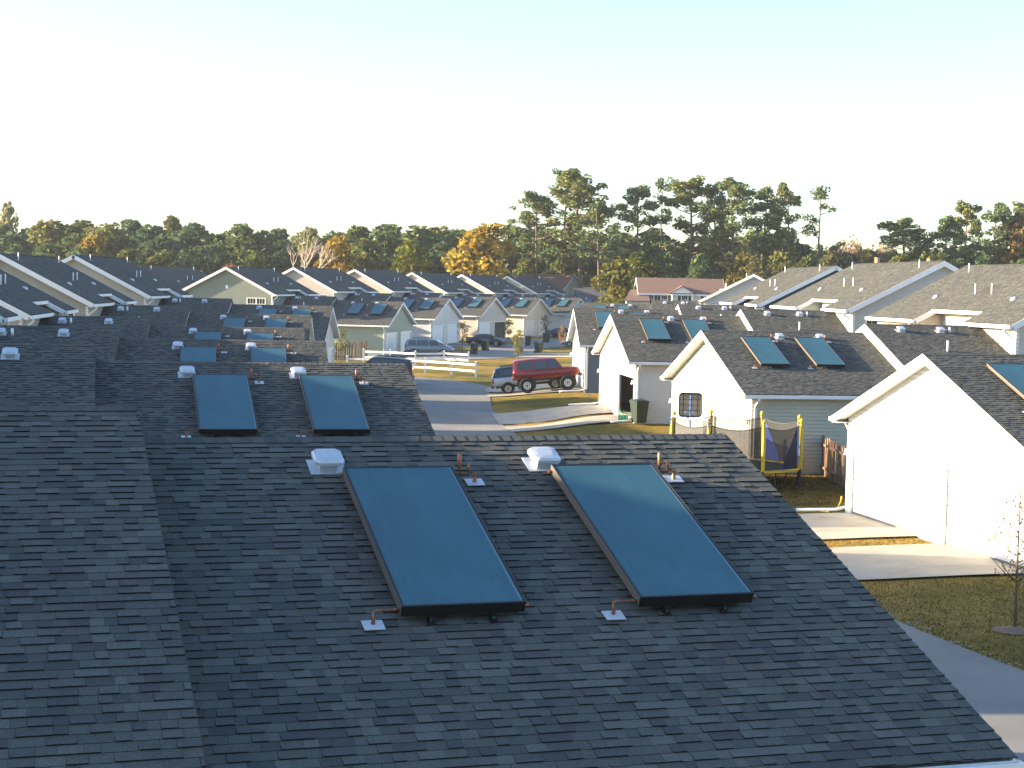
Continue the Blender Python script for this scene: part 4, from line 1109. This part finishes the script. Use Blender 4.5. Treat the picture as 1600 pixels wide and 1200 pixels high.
def board_fence(label, a, b, h, w, mats, seed, gap=.012):
    r_ = random.Random(seed); A = Vector(a); B = Vector(b); L = (B - A).length; d = (B - A).normalized(); nrm = Vector((-d.y, d.x))
    root = thing('board_fence', label, 'fence', (A.x, A.y, 0))
    n = int(L / (w + gap)); shapes = {}
    for i in range(n):
        p = d * ((i + .5) * (w + gap)); z = gz(A.x + p.x, A.y + p.y); hh = round(h + r_.choice([-.06, -.03, 0, .03]), 2); mi = r_.randrange(len(mats))
        if (hh, mi) not in shapes:
            m = MB(); m.hexa([(-w / 2, -.011, -.05), (w / 2, -.011, -.05), (w / 2, .011, -.05), (-w / 2, .011, -.05), (-w / 2, -.011, hh), (w / 2, -.011, hh), (w / 2, .011, hh), (-w / 2, .011, hh)])
            m.hexa([(-w / 2, -.011, hh), (w / 2, -.011, hh), (w / 2, .011, hh), (-w / 2, .011, hh), (-w / 4, -.011, hh + .04), (w / 4, -.011, hh + .04), (w / 4, .011, hh + .04), (-w / 4, .011, hh + .04)])
            shapes[(hh, mi)] = m.mesh('board', mats[mi])
        off = nrm * (.0 if i % 2 else .03)
        link('board', shapes[(hh, mi)], root, loc=(p.x + off.x, p.y + off.y, z), rot=(r_.gauss(0, .012), r_.gauss(0, .01), math.atan2(d.y, d.x)))
    for hz in (.3, h - .3):
        m = MB(); q = d * L
        m.bar((-nrm.x * .04, -nrm.y * .04, gz(*a) + hz), (q.x - nrm.x * .04, q.y - nrm.y * .04, gz(*b) + hz), .04, .09); m.build('rail', mats[0], root)
board_fence('brown board fence between the trampoline yard and the nearest right garage', (12.25, 69.3), (12.6, 55.6), 1.5, .14, [M['wood'], M['wood2'], M['wood']], 3)
board_fence('brown board fence beside the last garage of the left row', (-18.4, 156.6), (-14.9, 157.4), 1.55, .16, [M['wood'], M['wood2']], 4, .05)
board_fence('short brown board fence return next to the green far garage', (-14.85, 157.5), (-13.9, 161.5), 1.65, .16, [M['wood2'], M['wood']], 5, .03)

# ------------------------------------------------------------------ vehicles
def loft(m, stations):
    """stations: list of (x, [(y, z)...]) half sections from bottom outside to top centre (y>=0); mirrored"""
    rings = []
    for x, sec in stations:
        i0 = len(m.v)
        pts = [(x, y, z) for y, z in sec] + [(x, -y, z) for y, z in sec[::-1] if y > 1e-6]
        m.v += pts; rings.append((i0, len(pts)))
    for (a, n), (b, _) in zip(rings[:-1], rings[1:]):
        for i in range(n):
            j = (i + 1) % n
            m.f.append((a + i, b + i, b + j, a + j)); m.t.append(None)
    for (a, n), fl in ((rings[0], 0), (rings[-1], 1)):
        f = tuple(a + i for i in range(n)); m.f.append(f if not fl else f[::-1]); m.t.append(None)
def wheel(root, x, y, r, w, rimm, dish=.62):
    side = 1 if y > 0 else -1
    m = MB(); n = 24
    m.tube([(x, y - w / 2 * side, r), (x, y - w / 2 * .9 * side, r), (x, y - w * .42 * side, r), (x, y + w * .42 * side, r), (x, y + w / 2 * side, r)], [r * .8, r * .97, r, r, r * .93], n)
    t = m.build('wheel', M['rubber'], root, smooth=False)
    m = MB(); m.tube([(x, y + side * (w / 2 - .01), r), (x, y + side * (w / 2 + .008), r)], [r * dish, r * dish * .97], n); m.build('rim', rimm, t)
    m = MB(); m.tube([(x, y + side * (w / 2 + .004), r), (x, y + side * (w / 2 + .014), r)], [r * .16, r * .13], 12); m.build('hub', M['black'], t)
    for k in range(8):
        a = k * math.pi / 4; q = MB(); c = (x + math.cos(a) * r * dish * .62, y + side * (w / 2 + .004), r + math.sin(a) * r * dish * .62)
        q.tube([c, (c[0], c[1] + side * .006, c[2])], r * .085, 8); q.build('rim_hole', M['black'], t)
def vehicle(name, label, kind, loc, heading, paint, pitch=0., rimm=None):
    root = thing(name, label, 'car', loc, heading)
    root.rotation_euler = (0, -pitch, heading)
    P = SPECV[kind]; m = MB(); hw = P['hw']; wr = P['wr']; zb = P['zb']
    def sec(zb_, zbelt, ztop, hwb, hwt):
        return [(hwb * .90, zb_), (hwb * .985, zb_ + .12), (hwb, zb_ + (zbelt - zb_) * .55), (hwb * .97, zbelt - .03), (hwb * .945, zbelt), (hwb * .945 * (1 - (ztop > zbelt + .1) * 0) if ztop <= zbelt + .1 else (hwb * .93 + hwt) / 2, (zbelt + ztop) / 2), (hwt, ztop - .05), (hwt * .85, ztop - .008), (0, ztop)]
    st = []
    for (x, b, belt, top, kb, kt) in P['st']: st.append((x, sec(b, belt, top, hw * kb, hw * kt)))
    loft(m, st)
    m.build('body', paint, root, smooth=True).modifiers.new('edge', 'EDGE_SPLIT').split_angle = R(38)
    if 'cap' in P:
        c = MB(); cs = []
        for (x, b, belt, top, kb, kt) in P['st']:
            if P['cap'][0] <= x <= P['cap'][1]:
                h = hw * kb; t = hw * kt
                cs.append((x, [(h * .6, belt + .02), (h * .955 + .006, belt + .02), ((h * .93 + t) / 2 + .008, (belt + top) / 2), (t + .008, top - .04), (t * .85, top + .004), (0, top + .012)]))
        loft(c, cs); c.build('truck_cap', M['navy'], root, smooth=True).modifiers.new('edge', 'EDGE_SPLIT').split_angle = R(38)
    # glass
    for quad in P['glass']:
        for side in ((1, -1) if quad[0] == 'side' else (1,)):
            g = MB()
            if quad[0] == 'side':
                pts = [(x, side * (hw * y + (.035 if 'cap' in P else .012)), z) for x, y, z in quad[1]]; g.poly(pts if side < 0 else pts[::-1])
                g.build('side_window', M['carglass'], root)
            else:
                pts = [(x, hw * y, z) for x, y, z in quad[1]]; g.poly(pts); g.build(quad[0], M['carglass'], root)
    for x in P['wx']:
        for side in (1, -1):
            a = MB(); n = 14; rr = wr * 1.17; yy = side * (hw + .006)
            a.poly([(x + rr * math.cos(math.pi * i / n * 1.24 - .38), yy, wr + rr * math.sin(math.pi * i / n * 1.24 - .38)) for i in range(n + 1)][::(1 if side < 0 else -1)]); a.build('wheel_arch', M['black'], root)
            wheel(root, x, side * (hw - P['ww'] / 2 + P.get('out', .03)), wr, P['ww'], rimm or M['rimgrey'], P.get('dish', .64))
    L0_, L1_ = P['st'][0][0], P['st'][-1][0]
    for side in (1, -1):
        q = MB(); x, z0, z1 = P['tail']; q.box(x - .02, x + .10, side * hw * .80, side * (hw + .006), z0, z1); q.build('tail_light', M['taill'], root)
        q = MB(); x, z0, z1 = P['head']; q.box(x - .12, x + .02, side * hw * .62, side * (hw * .93), z0, z1); q.build('headlight', M['chrome'], root)
        q = MB(); x, z = P['mirror']; q.box(x - .05, x + .08, side * (hw - .02), side * (hw + .16), z - .02, z + .13); q.build('mirror', paint, root)
        for hx, hz in P['handles']:
            q = MB(); q.box(hx - .09, hx + .09, side * (hw * .985), side * (hw * .985 + .03), hz, hz + .035); q.build('door_handle', M['black'], root)
    for x, z0, z1, nm in P['bump']:
        q = MB(); s_ = 1 if x > 0 else -1; q.box(x - s_ * .12, x + s_ * .07, -hw * .95, hw * .95, z0, z1); q.build(nm, P.get('bumpm', M['tanp']), root)
    q = MB(); q.box(L0_ + .25, L1_ - .3, -hw * .8, hw * .8, zb - .12, zb + .06); q.build('underbody', M['black'], root)
    for a in P.get('rack', []):
        q = MB(); q.bar((a[0], a[2] * hw, a[3]), (a[1], a[2] * hw, a[3]), .05, .05); q.build('roof_rail', M['black'], root)
    return root
SPECV = {
    'offroad': dict(hw=.87, zb=.82, wr=.51, ww=.36, out=.14, dish=.5, wx=(-1.33, 1.37), st=[
        (-2.2, .98, 1.32, 1.34, .93, .90), (-2.15, .86, 1.40, 2.02, .97, .76), (-2.0, .82, 1.40, 2.13, 1, .79), (-1.2, .82, 1.41, 2.16, 1, .80), (-.2, .82, 1.41, 2.16, 1, .80), (.45, .82, 1.41, 2.14, 1, .80), (.66, .82, 1.41, 2.09, 1, .79), (1.06, .82, 1.41, 1.55, 1, .88), (1.2, .84, 1.40, 1.47, 1, .92), (1.95, .86, 1.38, 1.43, .98, .90), (2.16, .90, 1.33, 1.37, .95, .88), (2.24, .96, 1.22, 1.25, .92, .85)],
        glass=[('side', [(-1.95, .955, 1.46), (-.85, .96, 1.46), (-.9, .845, 2.0), (-1.85, .83, 2.0)]), ('side', [(-.72, .96, 1.46), (.08, .96, 1.46), (.05, .845, 2.0), (-.76, .845, 2.0)]), ('side', [(.17, .96, 1.46), (.98, .955, 1.46), (.60, .84, 2.0), (.14, .845, 2.0)]),
               ('windshield', [(1.065, -.80, 1.58), (1.065, .80, 1.58), (.70, .72, 2.06), (.70, -.72, 2.06)]), ('rear_window', [(-2.19, .75, 1.46), (-2.19, -.75, 1.46), (-2.165, -.68, 1.95), (-2.165, .68, 1.95)])],
        tail=(-2.18, 1.02, 1.30), head=(2.22, 1.06, 1.22), mirror=(.92, 1.42), handles=[(-.5, 1.30), (.35, 1.30)], bump=[(2.33, .80, .98, 'front_bumper'), (-2.2, .84, .98, 'rear_bumper')]),
    'pickup': dict(cap=(-2.59, -.5), hw=.92, zb=.58, wr=.385, ww=.26, wx=(-1.6, 1.65), st=[
        (-2.65, .66, 1.16, 1.18, .95, .92), (-2.6, .6, 1.18, 1.22, .97, .9), (-2.58, .58, 1.18, 1.3, .98, .86), (-2.3, .58, 1.18, 1.80, 1, .78), (-2.1, .58, 1.18, 1.84, 1, .78), (-.75, .58, 1.18, 1.86, 1, .79), (-.2, .58, 1.16, 1.86, 1, .79), (.55, .58, 1.14, 1.82, 1, .77), (1.15, .58, 1.12, 1.25, 1, .86), (1.9, .6, 1.08, 1.15, .98, .85), (2.5, .62, .98, 1.03, .93, .8), (2.62, .68, .9, .93, .86, .7)],
        glass=[('side', [(-2.2, .955, 1.26), (-.95, .955, 1.26), (-.98, .83, 1.74), (-2.0, .82, 1.72)]), ('side', [(-.6, .955, 1.22), (.12, .955, 1.2), (.08, .835, 1.72), (-.58, .835, 1.74)]), ('side', [(.2, .955, 1.2), (1.0, .95, 1.18), (.6, .82, 1.7), (.18, .835, 1.72)]),
               ('windshield', [(1.14, -.8, 1.27), (1.14, .8, 1.27), (.62, .7, 1.79), (.62, -.7, 1.79)]), ('rear_window', [(-2.58, .7, 1.3), (-2.58, -.7, 1.3), (-2.36, -.66, 1.72), (-2.36, .66, 1.72)])],
        tail=(-2.62, .82, 1.12), head=(2.56, .78, .95), mirror=(.95, 1.2), handles=[(-.35, 1.06), (.45, 1.05)], bump=[(2.66, .45, .68, 'front_bumper'), (-2.66, .5, .66, 'rear_bumper')], rack=[(-2.0, -.9, .7, 1.9), (-2.0, -.9, -.7, 1.9)]),
    'suv': dict(hw=.95, zb=.45, wr=.38, ww=.26, wx=(-1.4, 1.45), st=[
        (-2.4, .5, 1.0, 1.05, .95, .9), (-2.36, .46, 1.1, 1.5, .98, .82), (-2.2, .45, 1.1, 1.82, 1, .78), (-1.2, .45, 1.1, 1.87, 1, .79), (.2, .45, 1.08, 1.86, 1, .79), (.6, .45, 1.08, 1.8, 1, .77), (1.2, .46, 1.05, 1.16, 1, .86), (1.9, .48, 1.0, 1.06, .98, .86), (2.35, .52, .88, .93, .92, .8), (2.45, .56, .8, .83, .86, .7)],
        glass=[('side', [(-2.1, .955, 1.16), (-1.1, .96, 1.16), (-1.12, .84, 1.74), (-1.95, .82, 1.72)]), ('side', [(-1.0, .96, 1.16), (-.05, .96, 1.15), (-.07, .84, 1.74), (-1.0, .84, 1.74)]), ('side', [(.04, .96, 1.15), (1.0, .95, 1.13), (.58, .82, 1.7), (.04, .84, 1.74)]),
               ('windshield', [(1.18, -.8, 1.19), (1.18, .8, 1.19), (.66, .72, 1.76), (.66, -.72, 1.76)]), ('rear_window', [(-2.38, .75, 1.15), (-2.38, -.75, 1.15), (-2.25, -.68, 1.74), (-2.25, .68, 1.74)])],
        tail=(-2.36, .85, 1.3), head=(2.38, .68, .84), mirror=(.95, 1.12), handles=[(-.75, 1.0), (.3, 1.0)], bump=[(2.46, .36, .6, 'front_bumper'), (-2.42, .4, .62, 'rear_bumper')], rack=[(-1.9, .3, .7, 1.93), (-1.9, .3, -.7, 1.93)]),
    'van': dict(hw=.94, zb=.32, wr=.33, ww=.22, wx=(-1.45, 1.5), st=[
        (-2.4, .4, .9, .98, .93, .88), (-2.36, .34, 1.0, 1.4, .96, .82), (-2.18, .32, 1.02, 1.66, 1, .8), (-1.2, .32, 1.02, 1.73, 1, .8), (.1, .32, 1.02, 1.72, 1, .79), (.7, .32, 1.0, 1.6, 1, .76), (1.6, .34, .96, 1.08, 1, .82), (2.0, .36, .86, .94, .97, .82), (2.4, .4, .7, .75, .9, .75), (2.47, .44, .62, .65, .84, .68)],
        glass=[('side', [(-2.1, .955, 1.08), (-1.25, .96, 1.08), (-1.27, .85, 1.58), (-1.95, .83, 1.54)]), ('side', [(-1.15, .96, 1.08), (.0, .96, 1.08), (-.02, .85, 1.6), (-1.15, .85, 1.6)]), ('side', [(.14, .96, 1.08), (1.3, .945, 1.05), (.75, .80, 1.5), (.12, .845, 1.58)]),
               ('windshield', [(1.6, -.78, 1.1), (1.6, .78, 1.1), (.78, .7, 1.57), (.78, -.7, 1.57)]), ('rear_window', [(-2.38, .75, 1.05), (-2.38, -.75, 1.05), (-2.24, -.68, 1.56), (-2.24, .68, 1.56)])],
        tail=(-2.36, .75, 1.1), head=(2.4, .56, .7), mirror=(1.15, 1.02), handles=[(-.2, .92), (.35, .92)], bump=[(2.5, .24, .46, 'front_bumper'), (-2.44, .28, .5, 'rear_bumper')], rack=[(-1.8, .2, .7, 1.78), (-1.8, .2, -.7, 1.78)]),
    'sedan': dict(hw=.88, zb=.26, wr=.32, ww=.21, wx=(-1.32, 1.35), st=[
        (-2.25, .4, .82, .86, .9, .8), (-2.2, .3, .9, .95, .95, .84), (-1.6, .27, .92, 1.0, 1, .82), (-1.35, .26, .92, 1.06, 1, .8), (-.7, .26, .92, 1.36, 1, .72), (-.1, .26, .92, 1.41, 1, .71), (.35, .26, .91, 1.37, 1, .71), (1.05, .26, .88, .98, 1, .8), (1.6, .28, .82, .9, .98, .82), (2.15, .34, .68, .73, .92, .78), (2.27, .4, .58, .6, .85, .7)],
        glass=[('side', [(-1.25, .95, .96), (-.25, .955, .96), (-.27, .79, 1.32), (-.75, .78, 1.27)]), ('side', [(-.17, .955, .96), (.9, .94, .95), (.38, .78, 1.29), (-.18, .79, 1.33)]),
               ('windshield', [(1.05, -.75, 1.0), (1.05, .75, 1.0), (.42, .65, 1.35), (.42, -.65, 1.35)]), ('rear_window', [(-1.34, .74, 1.07), (-1.34, -.74, 1.07), (-.78, -.64, 1.345), (-.78, .64, 1.345)])],
        tail=(-2.2, .64, .82), head=(2.16, .52, .66), mirror=(.78, .92), handles=[(-.55, .82), (.3, .82)], bump=[(2.28, .2, .42, 'front_bumper'), (-2.26, .24, .46, 'rear_bumper')]),
}
def lift(P, d):
    P['st'] = [(x, b + d, e + d, t + d, kb, kt) for x, b, e, t, kb, kt in P['st']]
    P['glass'] = [(n, [(x, y, z + d) for x, y, z in q]) for n, q in P['glass']]
    P['zb'] += d
    for k in ('tail', 'head'): x, a, b = P[k]; P[k] = (x, a + d, b + d)
    P['mirror'] = (P['mirror'][0], P['mirror'][1] + d); P['handles'] = [(x, z + d) for x, z in P['handles']]
    P['bump'] = [(x, a + d, b + d, n) for x, a, b, n in P['bump']]
lift(SPECV['offroad'], .09)
def at_lot(k, u, v): return lotpt(k, u, v)[:2]
def car_on(name, label, kind, x, y, head, paint, rimm=None, base=.062):
    c, s_ = math.cos(head), math.sin(head)
    zf = gz(x + c * 1.4, y + s_ * 1.4); zr = gz(x - c * 1.4, y - s_ * 1.4)
    return vehicle(name, label, kind, (x, y, (zf + zr) / 2 + base), head, paint, math.atan2(zf - zr, 2.8), rimm)
car_on('off_road_car', 'lifted red off-road car on the driveway of the slate blue garage', 'offroad', 2.35, 112.5, R(2), M['red'], M['rim'])
car_on('pickup_truck', 'silver pickup with dark cap parked behind the red off-road car', 'pickup', 1.35, 115.6, R(2), M['silver'])
car_on('sport_utility_car', 'black sport utility car with red tail lamp half hidden by the second roof', 'suv', -9.75, 123.7, R(180 - 1), M['blackp'])
x, y = at_lot('C0', -3.6, -3.3)
car_on('van', 'grey van parked in front of the green garage behind the white fences', 'van', x, y, R(-8), M['greyp'])
car_on('sedan', 'black sedan parked before the beige far garage', 'sedan', -3.1, 195.4, R(-12), M['blackp'])
x, y = at_lot('C3', -4.2, -3.3)
car_on('sedan', 'dark sedan partly hidden behind the slate blue garage', 'sedan', x, y, R(-18), M['navy'])
car_on('sedan', 'light grey car of which only a front wheel shows left of the slate blue garage', 'sedan', 8.2, 203., R(175), M['silver'])
# pickup cap in dark paint
# ------------------------------------------------------------------ bins
def make_bin():
    root = link('wheeled_bin', None)
    m = MB(); m.hexa([(-.24, -.26, .06), (.24, -.26, .06), (.24, .22, .06), (-.24, .22, .06), (-.31, -.36, 1.0), (.31, -.36, 1.0), (.31, .36, 1.0), (-.31, .36, 1.0)])
    m.build('body', M['binmat'], root)
    m = MB(); m.hexa([(-.33, -.40, 1.0), (.33, -.40, 1.0), (.33, .38, 1.0), (-.33, .38, 1.0), (-.33, -.40, 1.04), (.33, -.40, 1.04), (.33, .38, 1.06), (-.33, .38, 1.06)])
    m.hexa([(-.33, -.40, 1.04), (.33, -.40, 1.04), (.33, .38, 1.06), (-.33, .38, 1.06), (-.25, -.30, 1.09), (.25, -.30, 1.09), (.25, .30, 1.12), (-.25, .30, 1.12)])
    m.build('lid', M['binmat'], root)
    m = MB(); m.tube([(-.28, .43, .98), (.28, .43, .98)], .018, 6); m.bar((-.28, .34, .98), (-.28, .44, .98), .03); m.bar((.28, .34, .98), (.28, .44, .98), .03); m.build('handle', M['black'], root)
    for sx in (-1, 1):
        m = MB(); m.tube([(sx * .25, .26, .13), (sx * .30, .26, .13)], .13, 12); m.build('wheel', M['rubber'], root)
    return root
bn = make_bin(); bnn = tree_of(bn)
BINS = [(6.55, 86.2, .4, 'green wheeled bin at the corner of the beige garage with open door'), (-4.0, 174.8, .3, 'green wheeled bin right of the fence end, nearest of the far bins'), (-3.05, 184.5, -.4, 'green wheeled bin with pale label beside the black sedan'),
        (2.75, 178.5, .9, 'tilted looking green bin standing alone at the far kerb'), (.35, 199.5, 0., 'left one of two bins behind the young yellow green tree'), (1.75, 200.2, .2, 'right one of two bins behind the young yellow green tree'), (4.2, 212., .4, 'far green bin in front of the cream garage')]
for i, (x, y, rz, lab) in enumerate(BINS):
    o = bn if i == 0 else copy_tree(bnn)
    o.location = (x, y, gz(x, y) + .03); o.rotation_euler = (0, 0, rz); o.scale = (1.08,) * 3 if i else (1.12,) * 3
    tag(o, lab, 'bin', 'wheeled bins')

# ------------------------------------------------------------------ trampoline with enclosure and hoop
tx, ty = 8.45, 63.0; tz = gz(tx, ty)
T0 = thing('trampoline', 'round trampoline with yellow poles, blue panels and safety net beside the sage garage', 'trampoline', (tx, ty, tz), 0)
rad = 2.5
def tp(a, r=rad, z=0.): return (math.cos(R(a)) * r, math.sin(R(a)) * r, z)
m = MB(); m.poly([tp(a, rad - .28, .78) for a in range(0, 360, 12)]); m.build('jump_mat', M['matblack'], T0)
m = MB()
for a in range(0, 360, 12):
    m.hexa([tp(a, rad - .3, .77), tp(a, rad + .04, .74), tp(a + 12, rad + .04, .74), tp(a + 12, rad - .3, .77), tp(a, rad - .3, .81), tp(a, rad + .04, .80), tp(a + 12, rad + .04, .80), tp(a + 12, rad - .3, .81)])
m.build('safety_pad', M['yellow'], T0)
for a in (15, 105, 195, 285):
    q = MB(); p = tp(a - 14, rad - .05, .75); b = tp(a + 14, rad - .05, .75)
    q.tube([p, (p[0] * .97, p[1] * .97, .05), (p[0] * .97, p[1] * .97, .03), (b[0] * .97, b[1] * .97, .03), (b[0] * .97, b[1] * .97, .05), b], .03, 7); q.build('leg', M['steel'], T0)
PA = [15 + 45 * i for i in range(8)]
for i, a in enumerate(PA):
    top = 2.5
    q = MB(); q.tube([tp(a, rad + .06, .1), tp(a, rad + .08, 1.6), tp(a, rad + .06, top)], .035, 8); pole = q.build('pole', M['steel'], T0)
    q = MB(); q.tube([tp(a, rad + .07, .82), tp(a, rad + .08, 1.6), tp(a, rad + .06, top - .03)], .072, 9); q.build('pole_sleeve', M['yellow'], pole)
    q = MB(); q.tube([tp(a, rad + .06, top - .02), tp(a, rad + .06, top + .03), tp(a, rad + .06, top + .12), tp(a, rad + .06, top + .17)], [.04, .075, .075, .03], 9); q.build('pole_cap', M['yellow'], pole)
def sag(i): return 2.42 - .0
for i, a in enumerate(PA):
    b = PA[(i + 1) % 8] if i < 7 else PA[0] + 360
    n = 6; q = MB()
    for j in range(n):
        a0 = a + (b - a) * j / n; a1 = a + (b - a) * (j + 1) / n
        s0 = 2.42 - .16 * math.sin(math.pi * j / n); s1 = 2.42 - .16 * math.sin(math.pi * (j + 1) / n)
        rr = lambda w: rad + .0 - .12 * math.sin(math.pi * w)
        q.quad(tp(a0, rr(j / n), .82), tp(a1, rr((j + 1) / n), .82), tp(a1, rr((j + 1) / n), s1), tp(a0, rr(j / n), s0))
    q.build('net_panel', M['net'], T0)
    q = MB(); q.tube([tp(a + (b - a) * j / n, rad - .12 * math.sin(math.pi * j / n), 2.42 - .16 * math.sin(math.pi * j / n)) for j in range(n + 1)], .014, 5, cap=False); q.build('top_rope', M['black'], T0)
for a in (60, 15, 195, 240, 330):
    q = MB(); q.poly([tp(a - 24, rad - .11, .83), tp(a - 2, rad - .04, .83), tp(a - 3, rad - .03, 2.4)]); q.build('blue_panel', M['blue'], T0)
q = MB(); q.bar(tp(195, rad + .1, 2.62), tp(240, rad + .1, 2.62), .07, .07); q.build('hoop_bar', M['bluebar'], T0)
for a in (195, 240):
    q = MB(); q.bar(tp(a, rad + .1, 2.3), tp(a, rad + .1, 2.66), .07, .07); q.build('hoop_bracket', M['bluebar'], T0)
mid = (Vector(tp(195, rad + .1, 2.6)) + Vector(tp(240, rad + .1, 2.6))) / 2
hp = thing('basketball_backboard', 'black framed backboard with blue centre post above the trampoline', 'backboard', (tx + mid.x, ty + mid.y, tz + 2.6), R(-8))
q = MB(); q.tube([(0, .03, -.35), (0, .03, .95)], .035, 8); q.build('centre_post', M['bluebar'], hp)
def rr_outline(w, h, r, n=5):
    o = []
    for cx, cz, a0 in ((w - r, h - r, 0), (-w + r, h - r, 90), (-w + r, -h + r, 180), (w - r, -h + r, 270)):
        for i in range(n + 1): a = R(a0 + 90 * i / n); o.append((cx + r * math.cos(a), cz + r * math.sin(a)))
    return o
ol = rr_outline(.41, .42, .12)
q = MB(); q.tube([(x, 0, .5 + z) for x, z in ol] + [(ol[0][0], 0, .5 + ol[0][1])], .035, 6, cap=False); q.build('frame', M['black'], hp)
q = MB(); q.poly([(x, .01, .5 + z) for x, z in ol]); q.build('mesh_board', M['matnet'], hp)
for x in (-.26, .26):
    q = MB(); q.bar((x, 0, .12), (x, 0, .88), .025); q.build('slat', M['black'], hp)
for z in (.3, .5, .7):
    q = MB(); q.bar((-.38, 0, z), (.38, 0, z), .02); q.build('slat', M['black'], hp)
q = MB(); q.tube([(.22 * math.cos(R(a)), -.28 + .22 * math.sin(R(a)), .25) for a in range(0, 361, 24)], .012, 6, cap=False); q.build('hoop', M['chrome'], hp)

# ------------------------------------------------------------------ small things
def drain(label, k, v, L, side=1):
    p = lotpt(k, OV + .12, v); q = lotpt(k, OV - L, v - .25 * side)
    m = MB(); pts = []
    for i in range(9):
        t = i / 8; x = p[0] + (q[0] - p[0]) * t; y = p[1] + (q[1] - p[1]) * t
        pts.append((x, y, gz(x, y) + .12 + (.10 * (1 - t * 4) if t < .25 else 0)))
    m.tube(pts, [.055 if i % 2 else .062 for i in range(9)], 8); tag(m.build('drain_pipe', M['white'], smooth=True), label, 'pipe', 'downspout drain pipes')
WVv = GW / 2 - OV + .07
drain('white drain pipe at the far corner of the nearest right garage', 'R3', WVv, 1.6, -1)
drain('white drain pipe below the slate blue garage corner', 'R0', -WVv, 1.7)
drain('white drain pipe beside the bin at the beige garage', 'R1', -WVv, 1.3)
drain('white drain pipe at the far corner of the beige garage', 'R1', WVv, 1.8, -1)
m = MB(); r_ = random.Random(2); pts = []
for i in range(26):
    t = i / 25; x = 10.85 - 1.2 * t + .12 * math.sin(t * 14); y = 54.75 - .3 * t + .35 * math.sin(t * 9); z = gz(x, y) + .07 + max(0, .5 - t * 3) * .9
    pts.append((x, y, z))
m.tube(pts, .03, 6); tag(m.build('extension_lead', M['cord'], smooth=True), 'yellow extension lead lying at the corner of the nearest right garage', 'cable')
hr_ = thing('hose_reel', 'coiled green garden hose by the open door of the beige garage', 'hose', (5.75, 87.2, gz(5.75, 87.2)), 0)
for i in range(3):
    m = MB(); m.tube([(.16 * i - .1, .04 * i + (.27 - .03 * i) * math.cos(R(a)), .32 + (.27 - .03 * i) * math.sin(R(a))) for a in range(0, 361, 24)], .028, 6, cap=False); m.build('coil', M['hose'], hr_, smooth=True)
m = MB(); m.box(-.2, .3, -.03, .03, 0, .34); m.build('stand', M['hose'], hr_)
for x, y, h, lab in ((51.5, 240., 12.2, 'left one of two wooden poles behind the light grey house roof'), (58.9, 240., 12.2, 'right one of two wooden poles behind the light grey house roof')):
    m = MB(); m.tube([(0, 0, -.2), (0, 0, h * .5), (0, 0, h)], [.42, .4, .36], 10)
    o = m.build('utility_pole', M['post'], smooth=True); o.location = (x, y, gz(x, y)); tag(o, lab, 'pole', 'utility poles')
lp = thing('lamp_post', 'short white lamp post between the far bins', 'lamp', (1.3, 196., gz(1.3, 196)), 0)
m = MB(); m.tube([(0, 0, 0), (0, 0, 1.6)], .04, 8); m.build('post', M['white'], lp)
m = MB(); m.tube([(0, 0, 1.58), (0, 0, 1.65), (0, 0, 1.85), (0, 0, 1.95)], [.05, .14, .16, .03], 8); m.build('lantern', M['white'], lp)

# ------------------------------------------------------------------ thin evening haze
m = MB(); m.box(-130, 130, -20, 375, -1.6, 36)
hz = bpy.data.materials.new('haze_air'); hz.use_nodes = True; ht = hz.node_tree; ht.nodes.clear()
hv = ht.nodes.new('ShaderNodeVolumePrincipled'); hv.inputs['Color'].default_value = (.9, .93, 1., 1); hv.inputs['Density'].default_value = .00013; hv.inputs['Anisotropy'].default_value = .3
ho = ht.nodes.new('ShaderNodeOutputMaterial'); ht.links.new(hv.outputs[0], ho.inputs['Volume'])
m.build('haze', hz, kind='stuff')
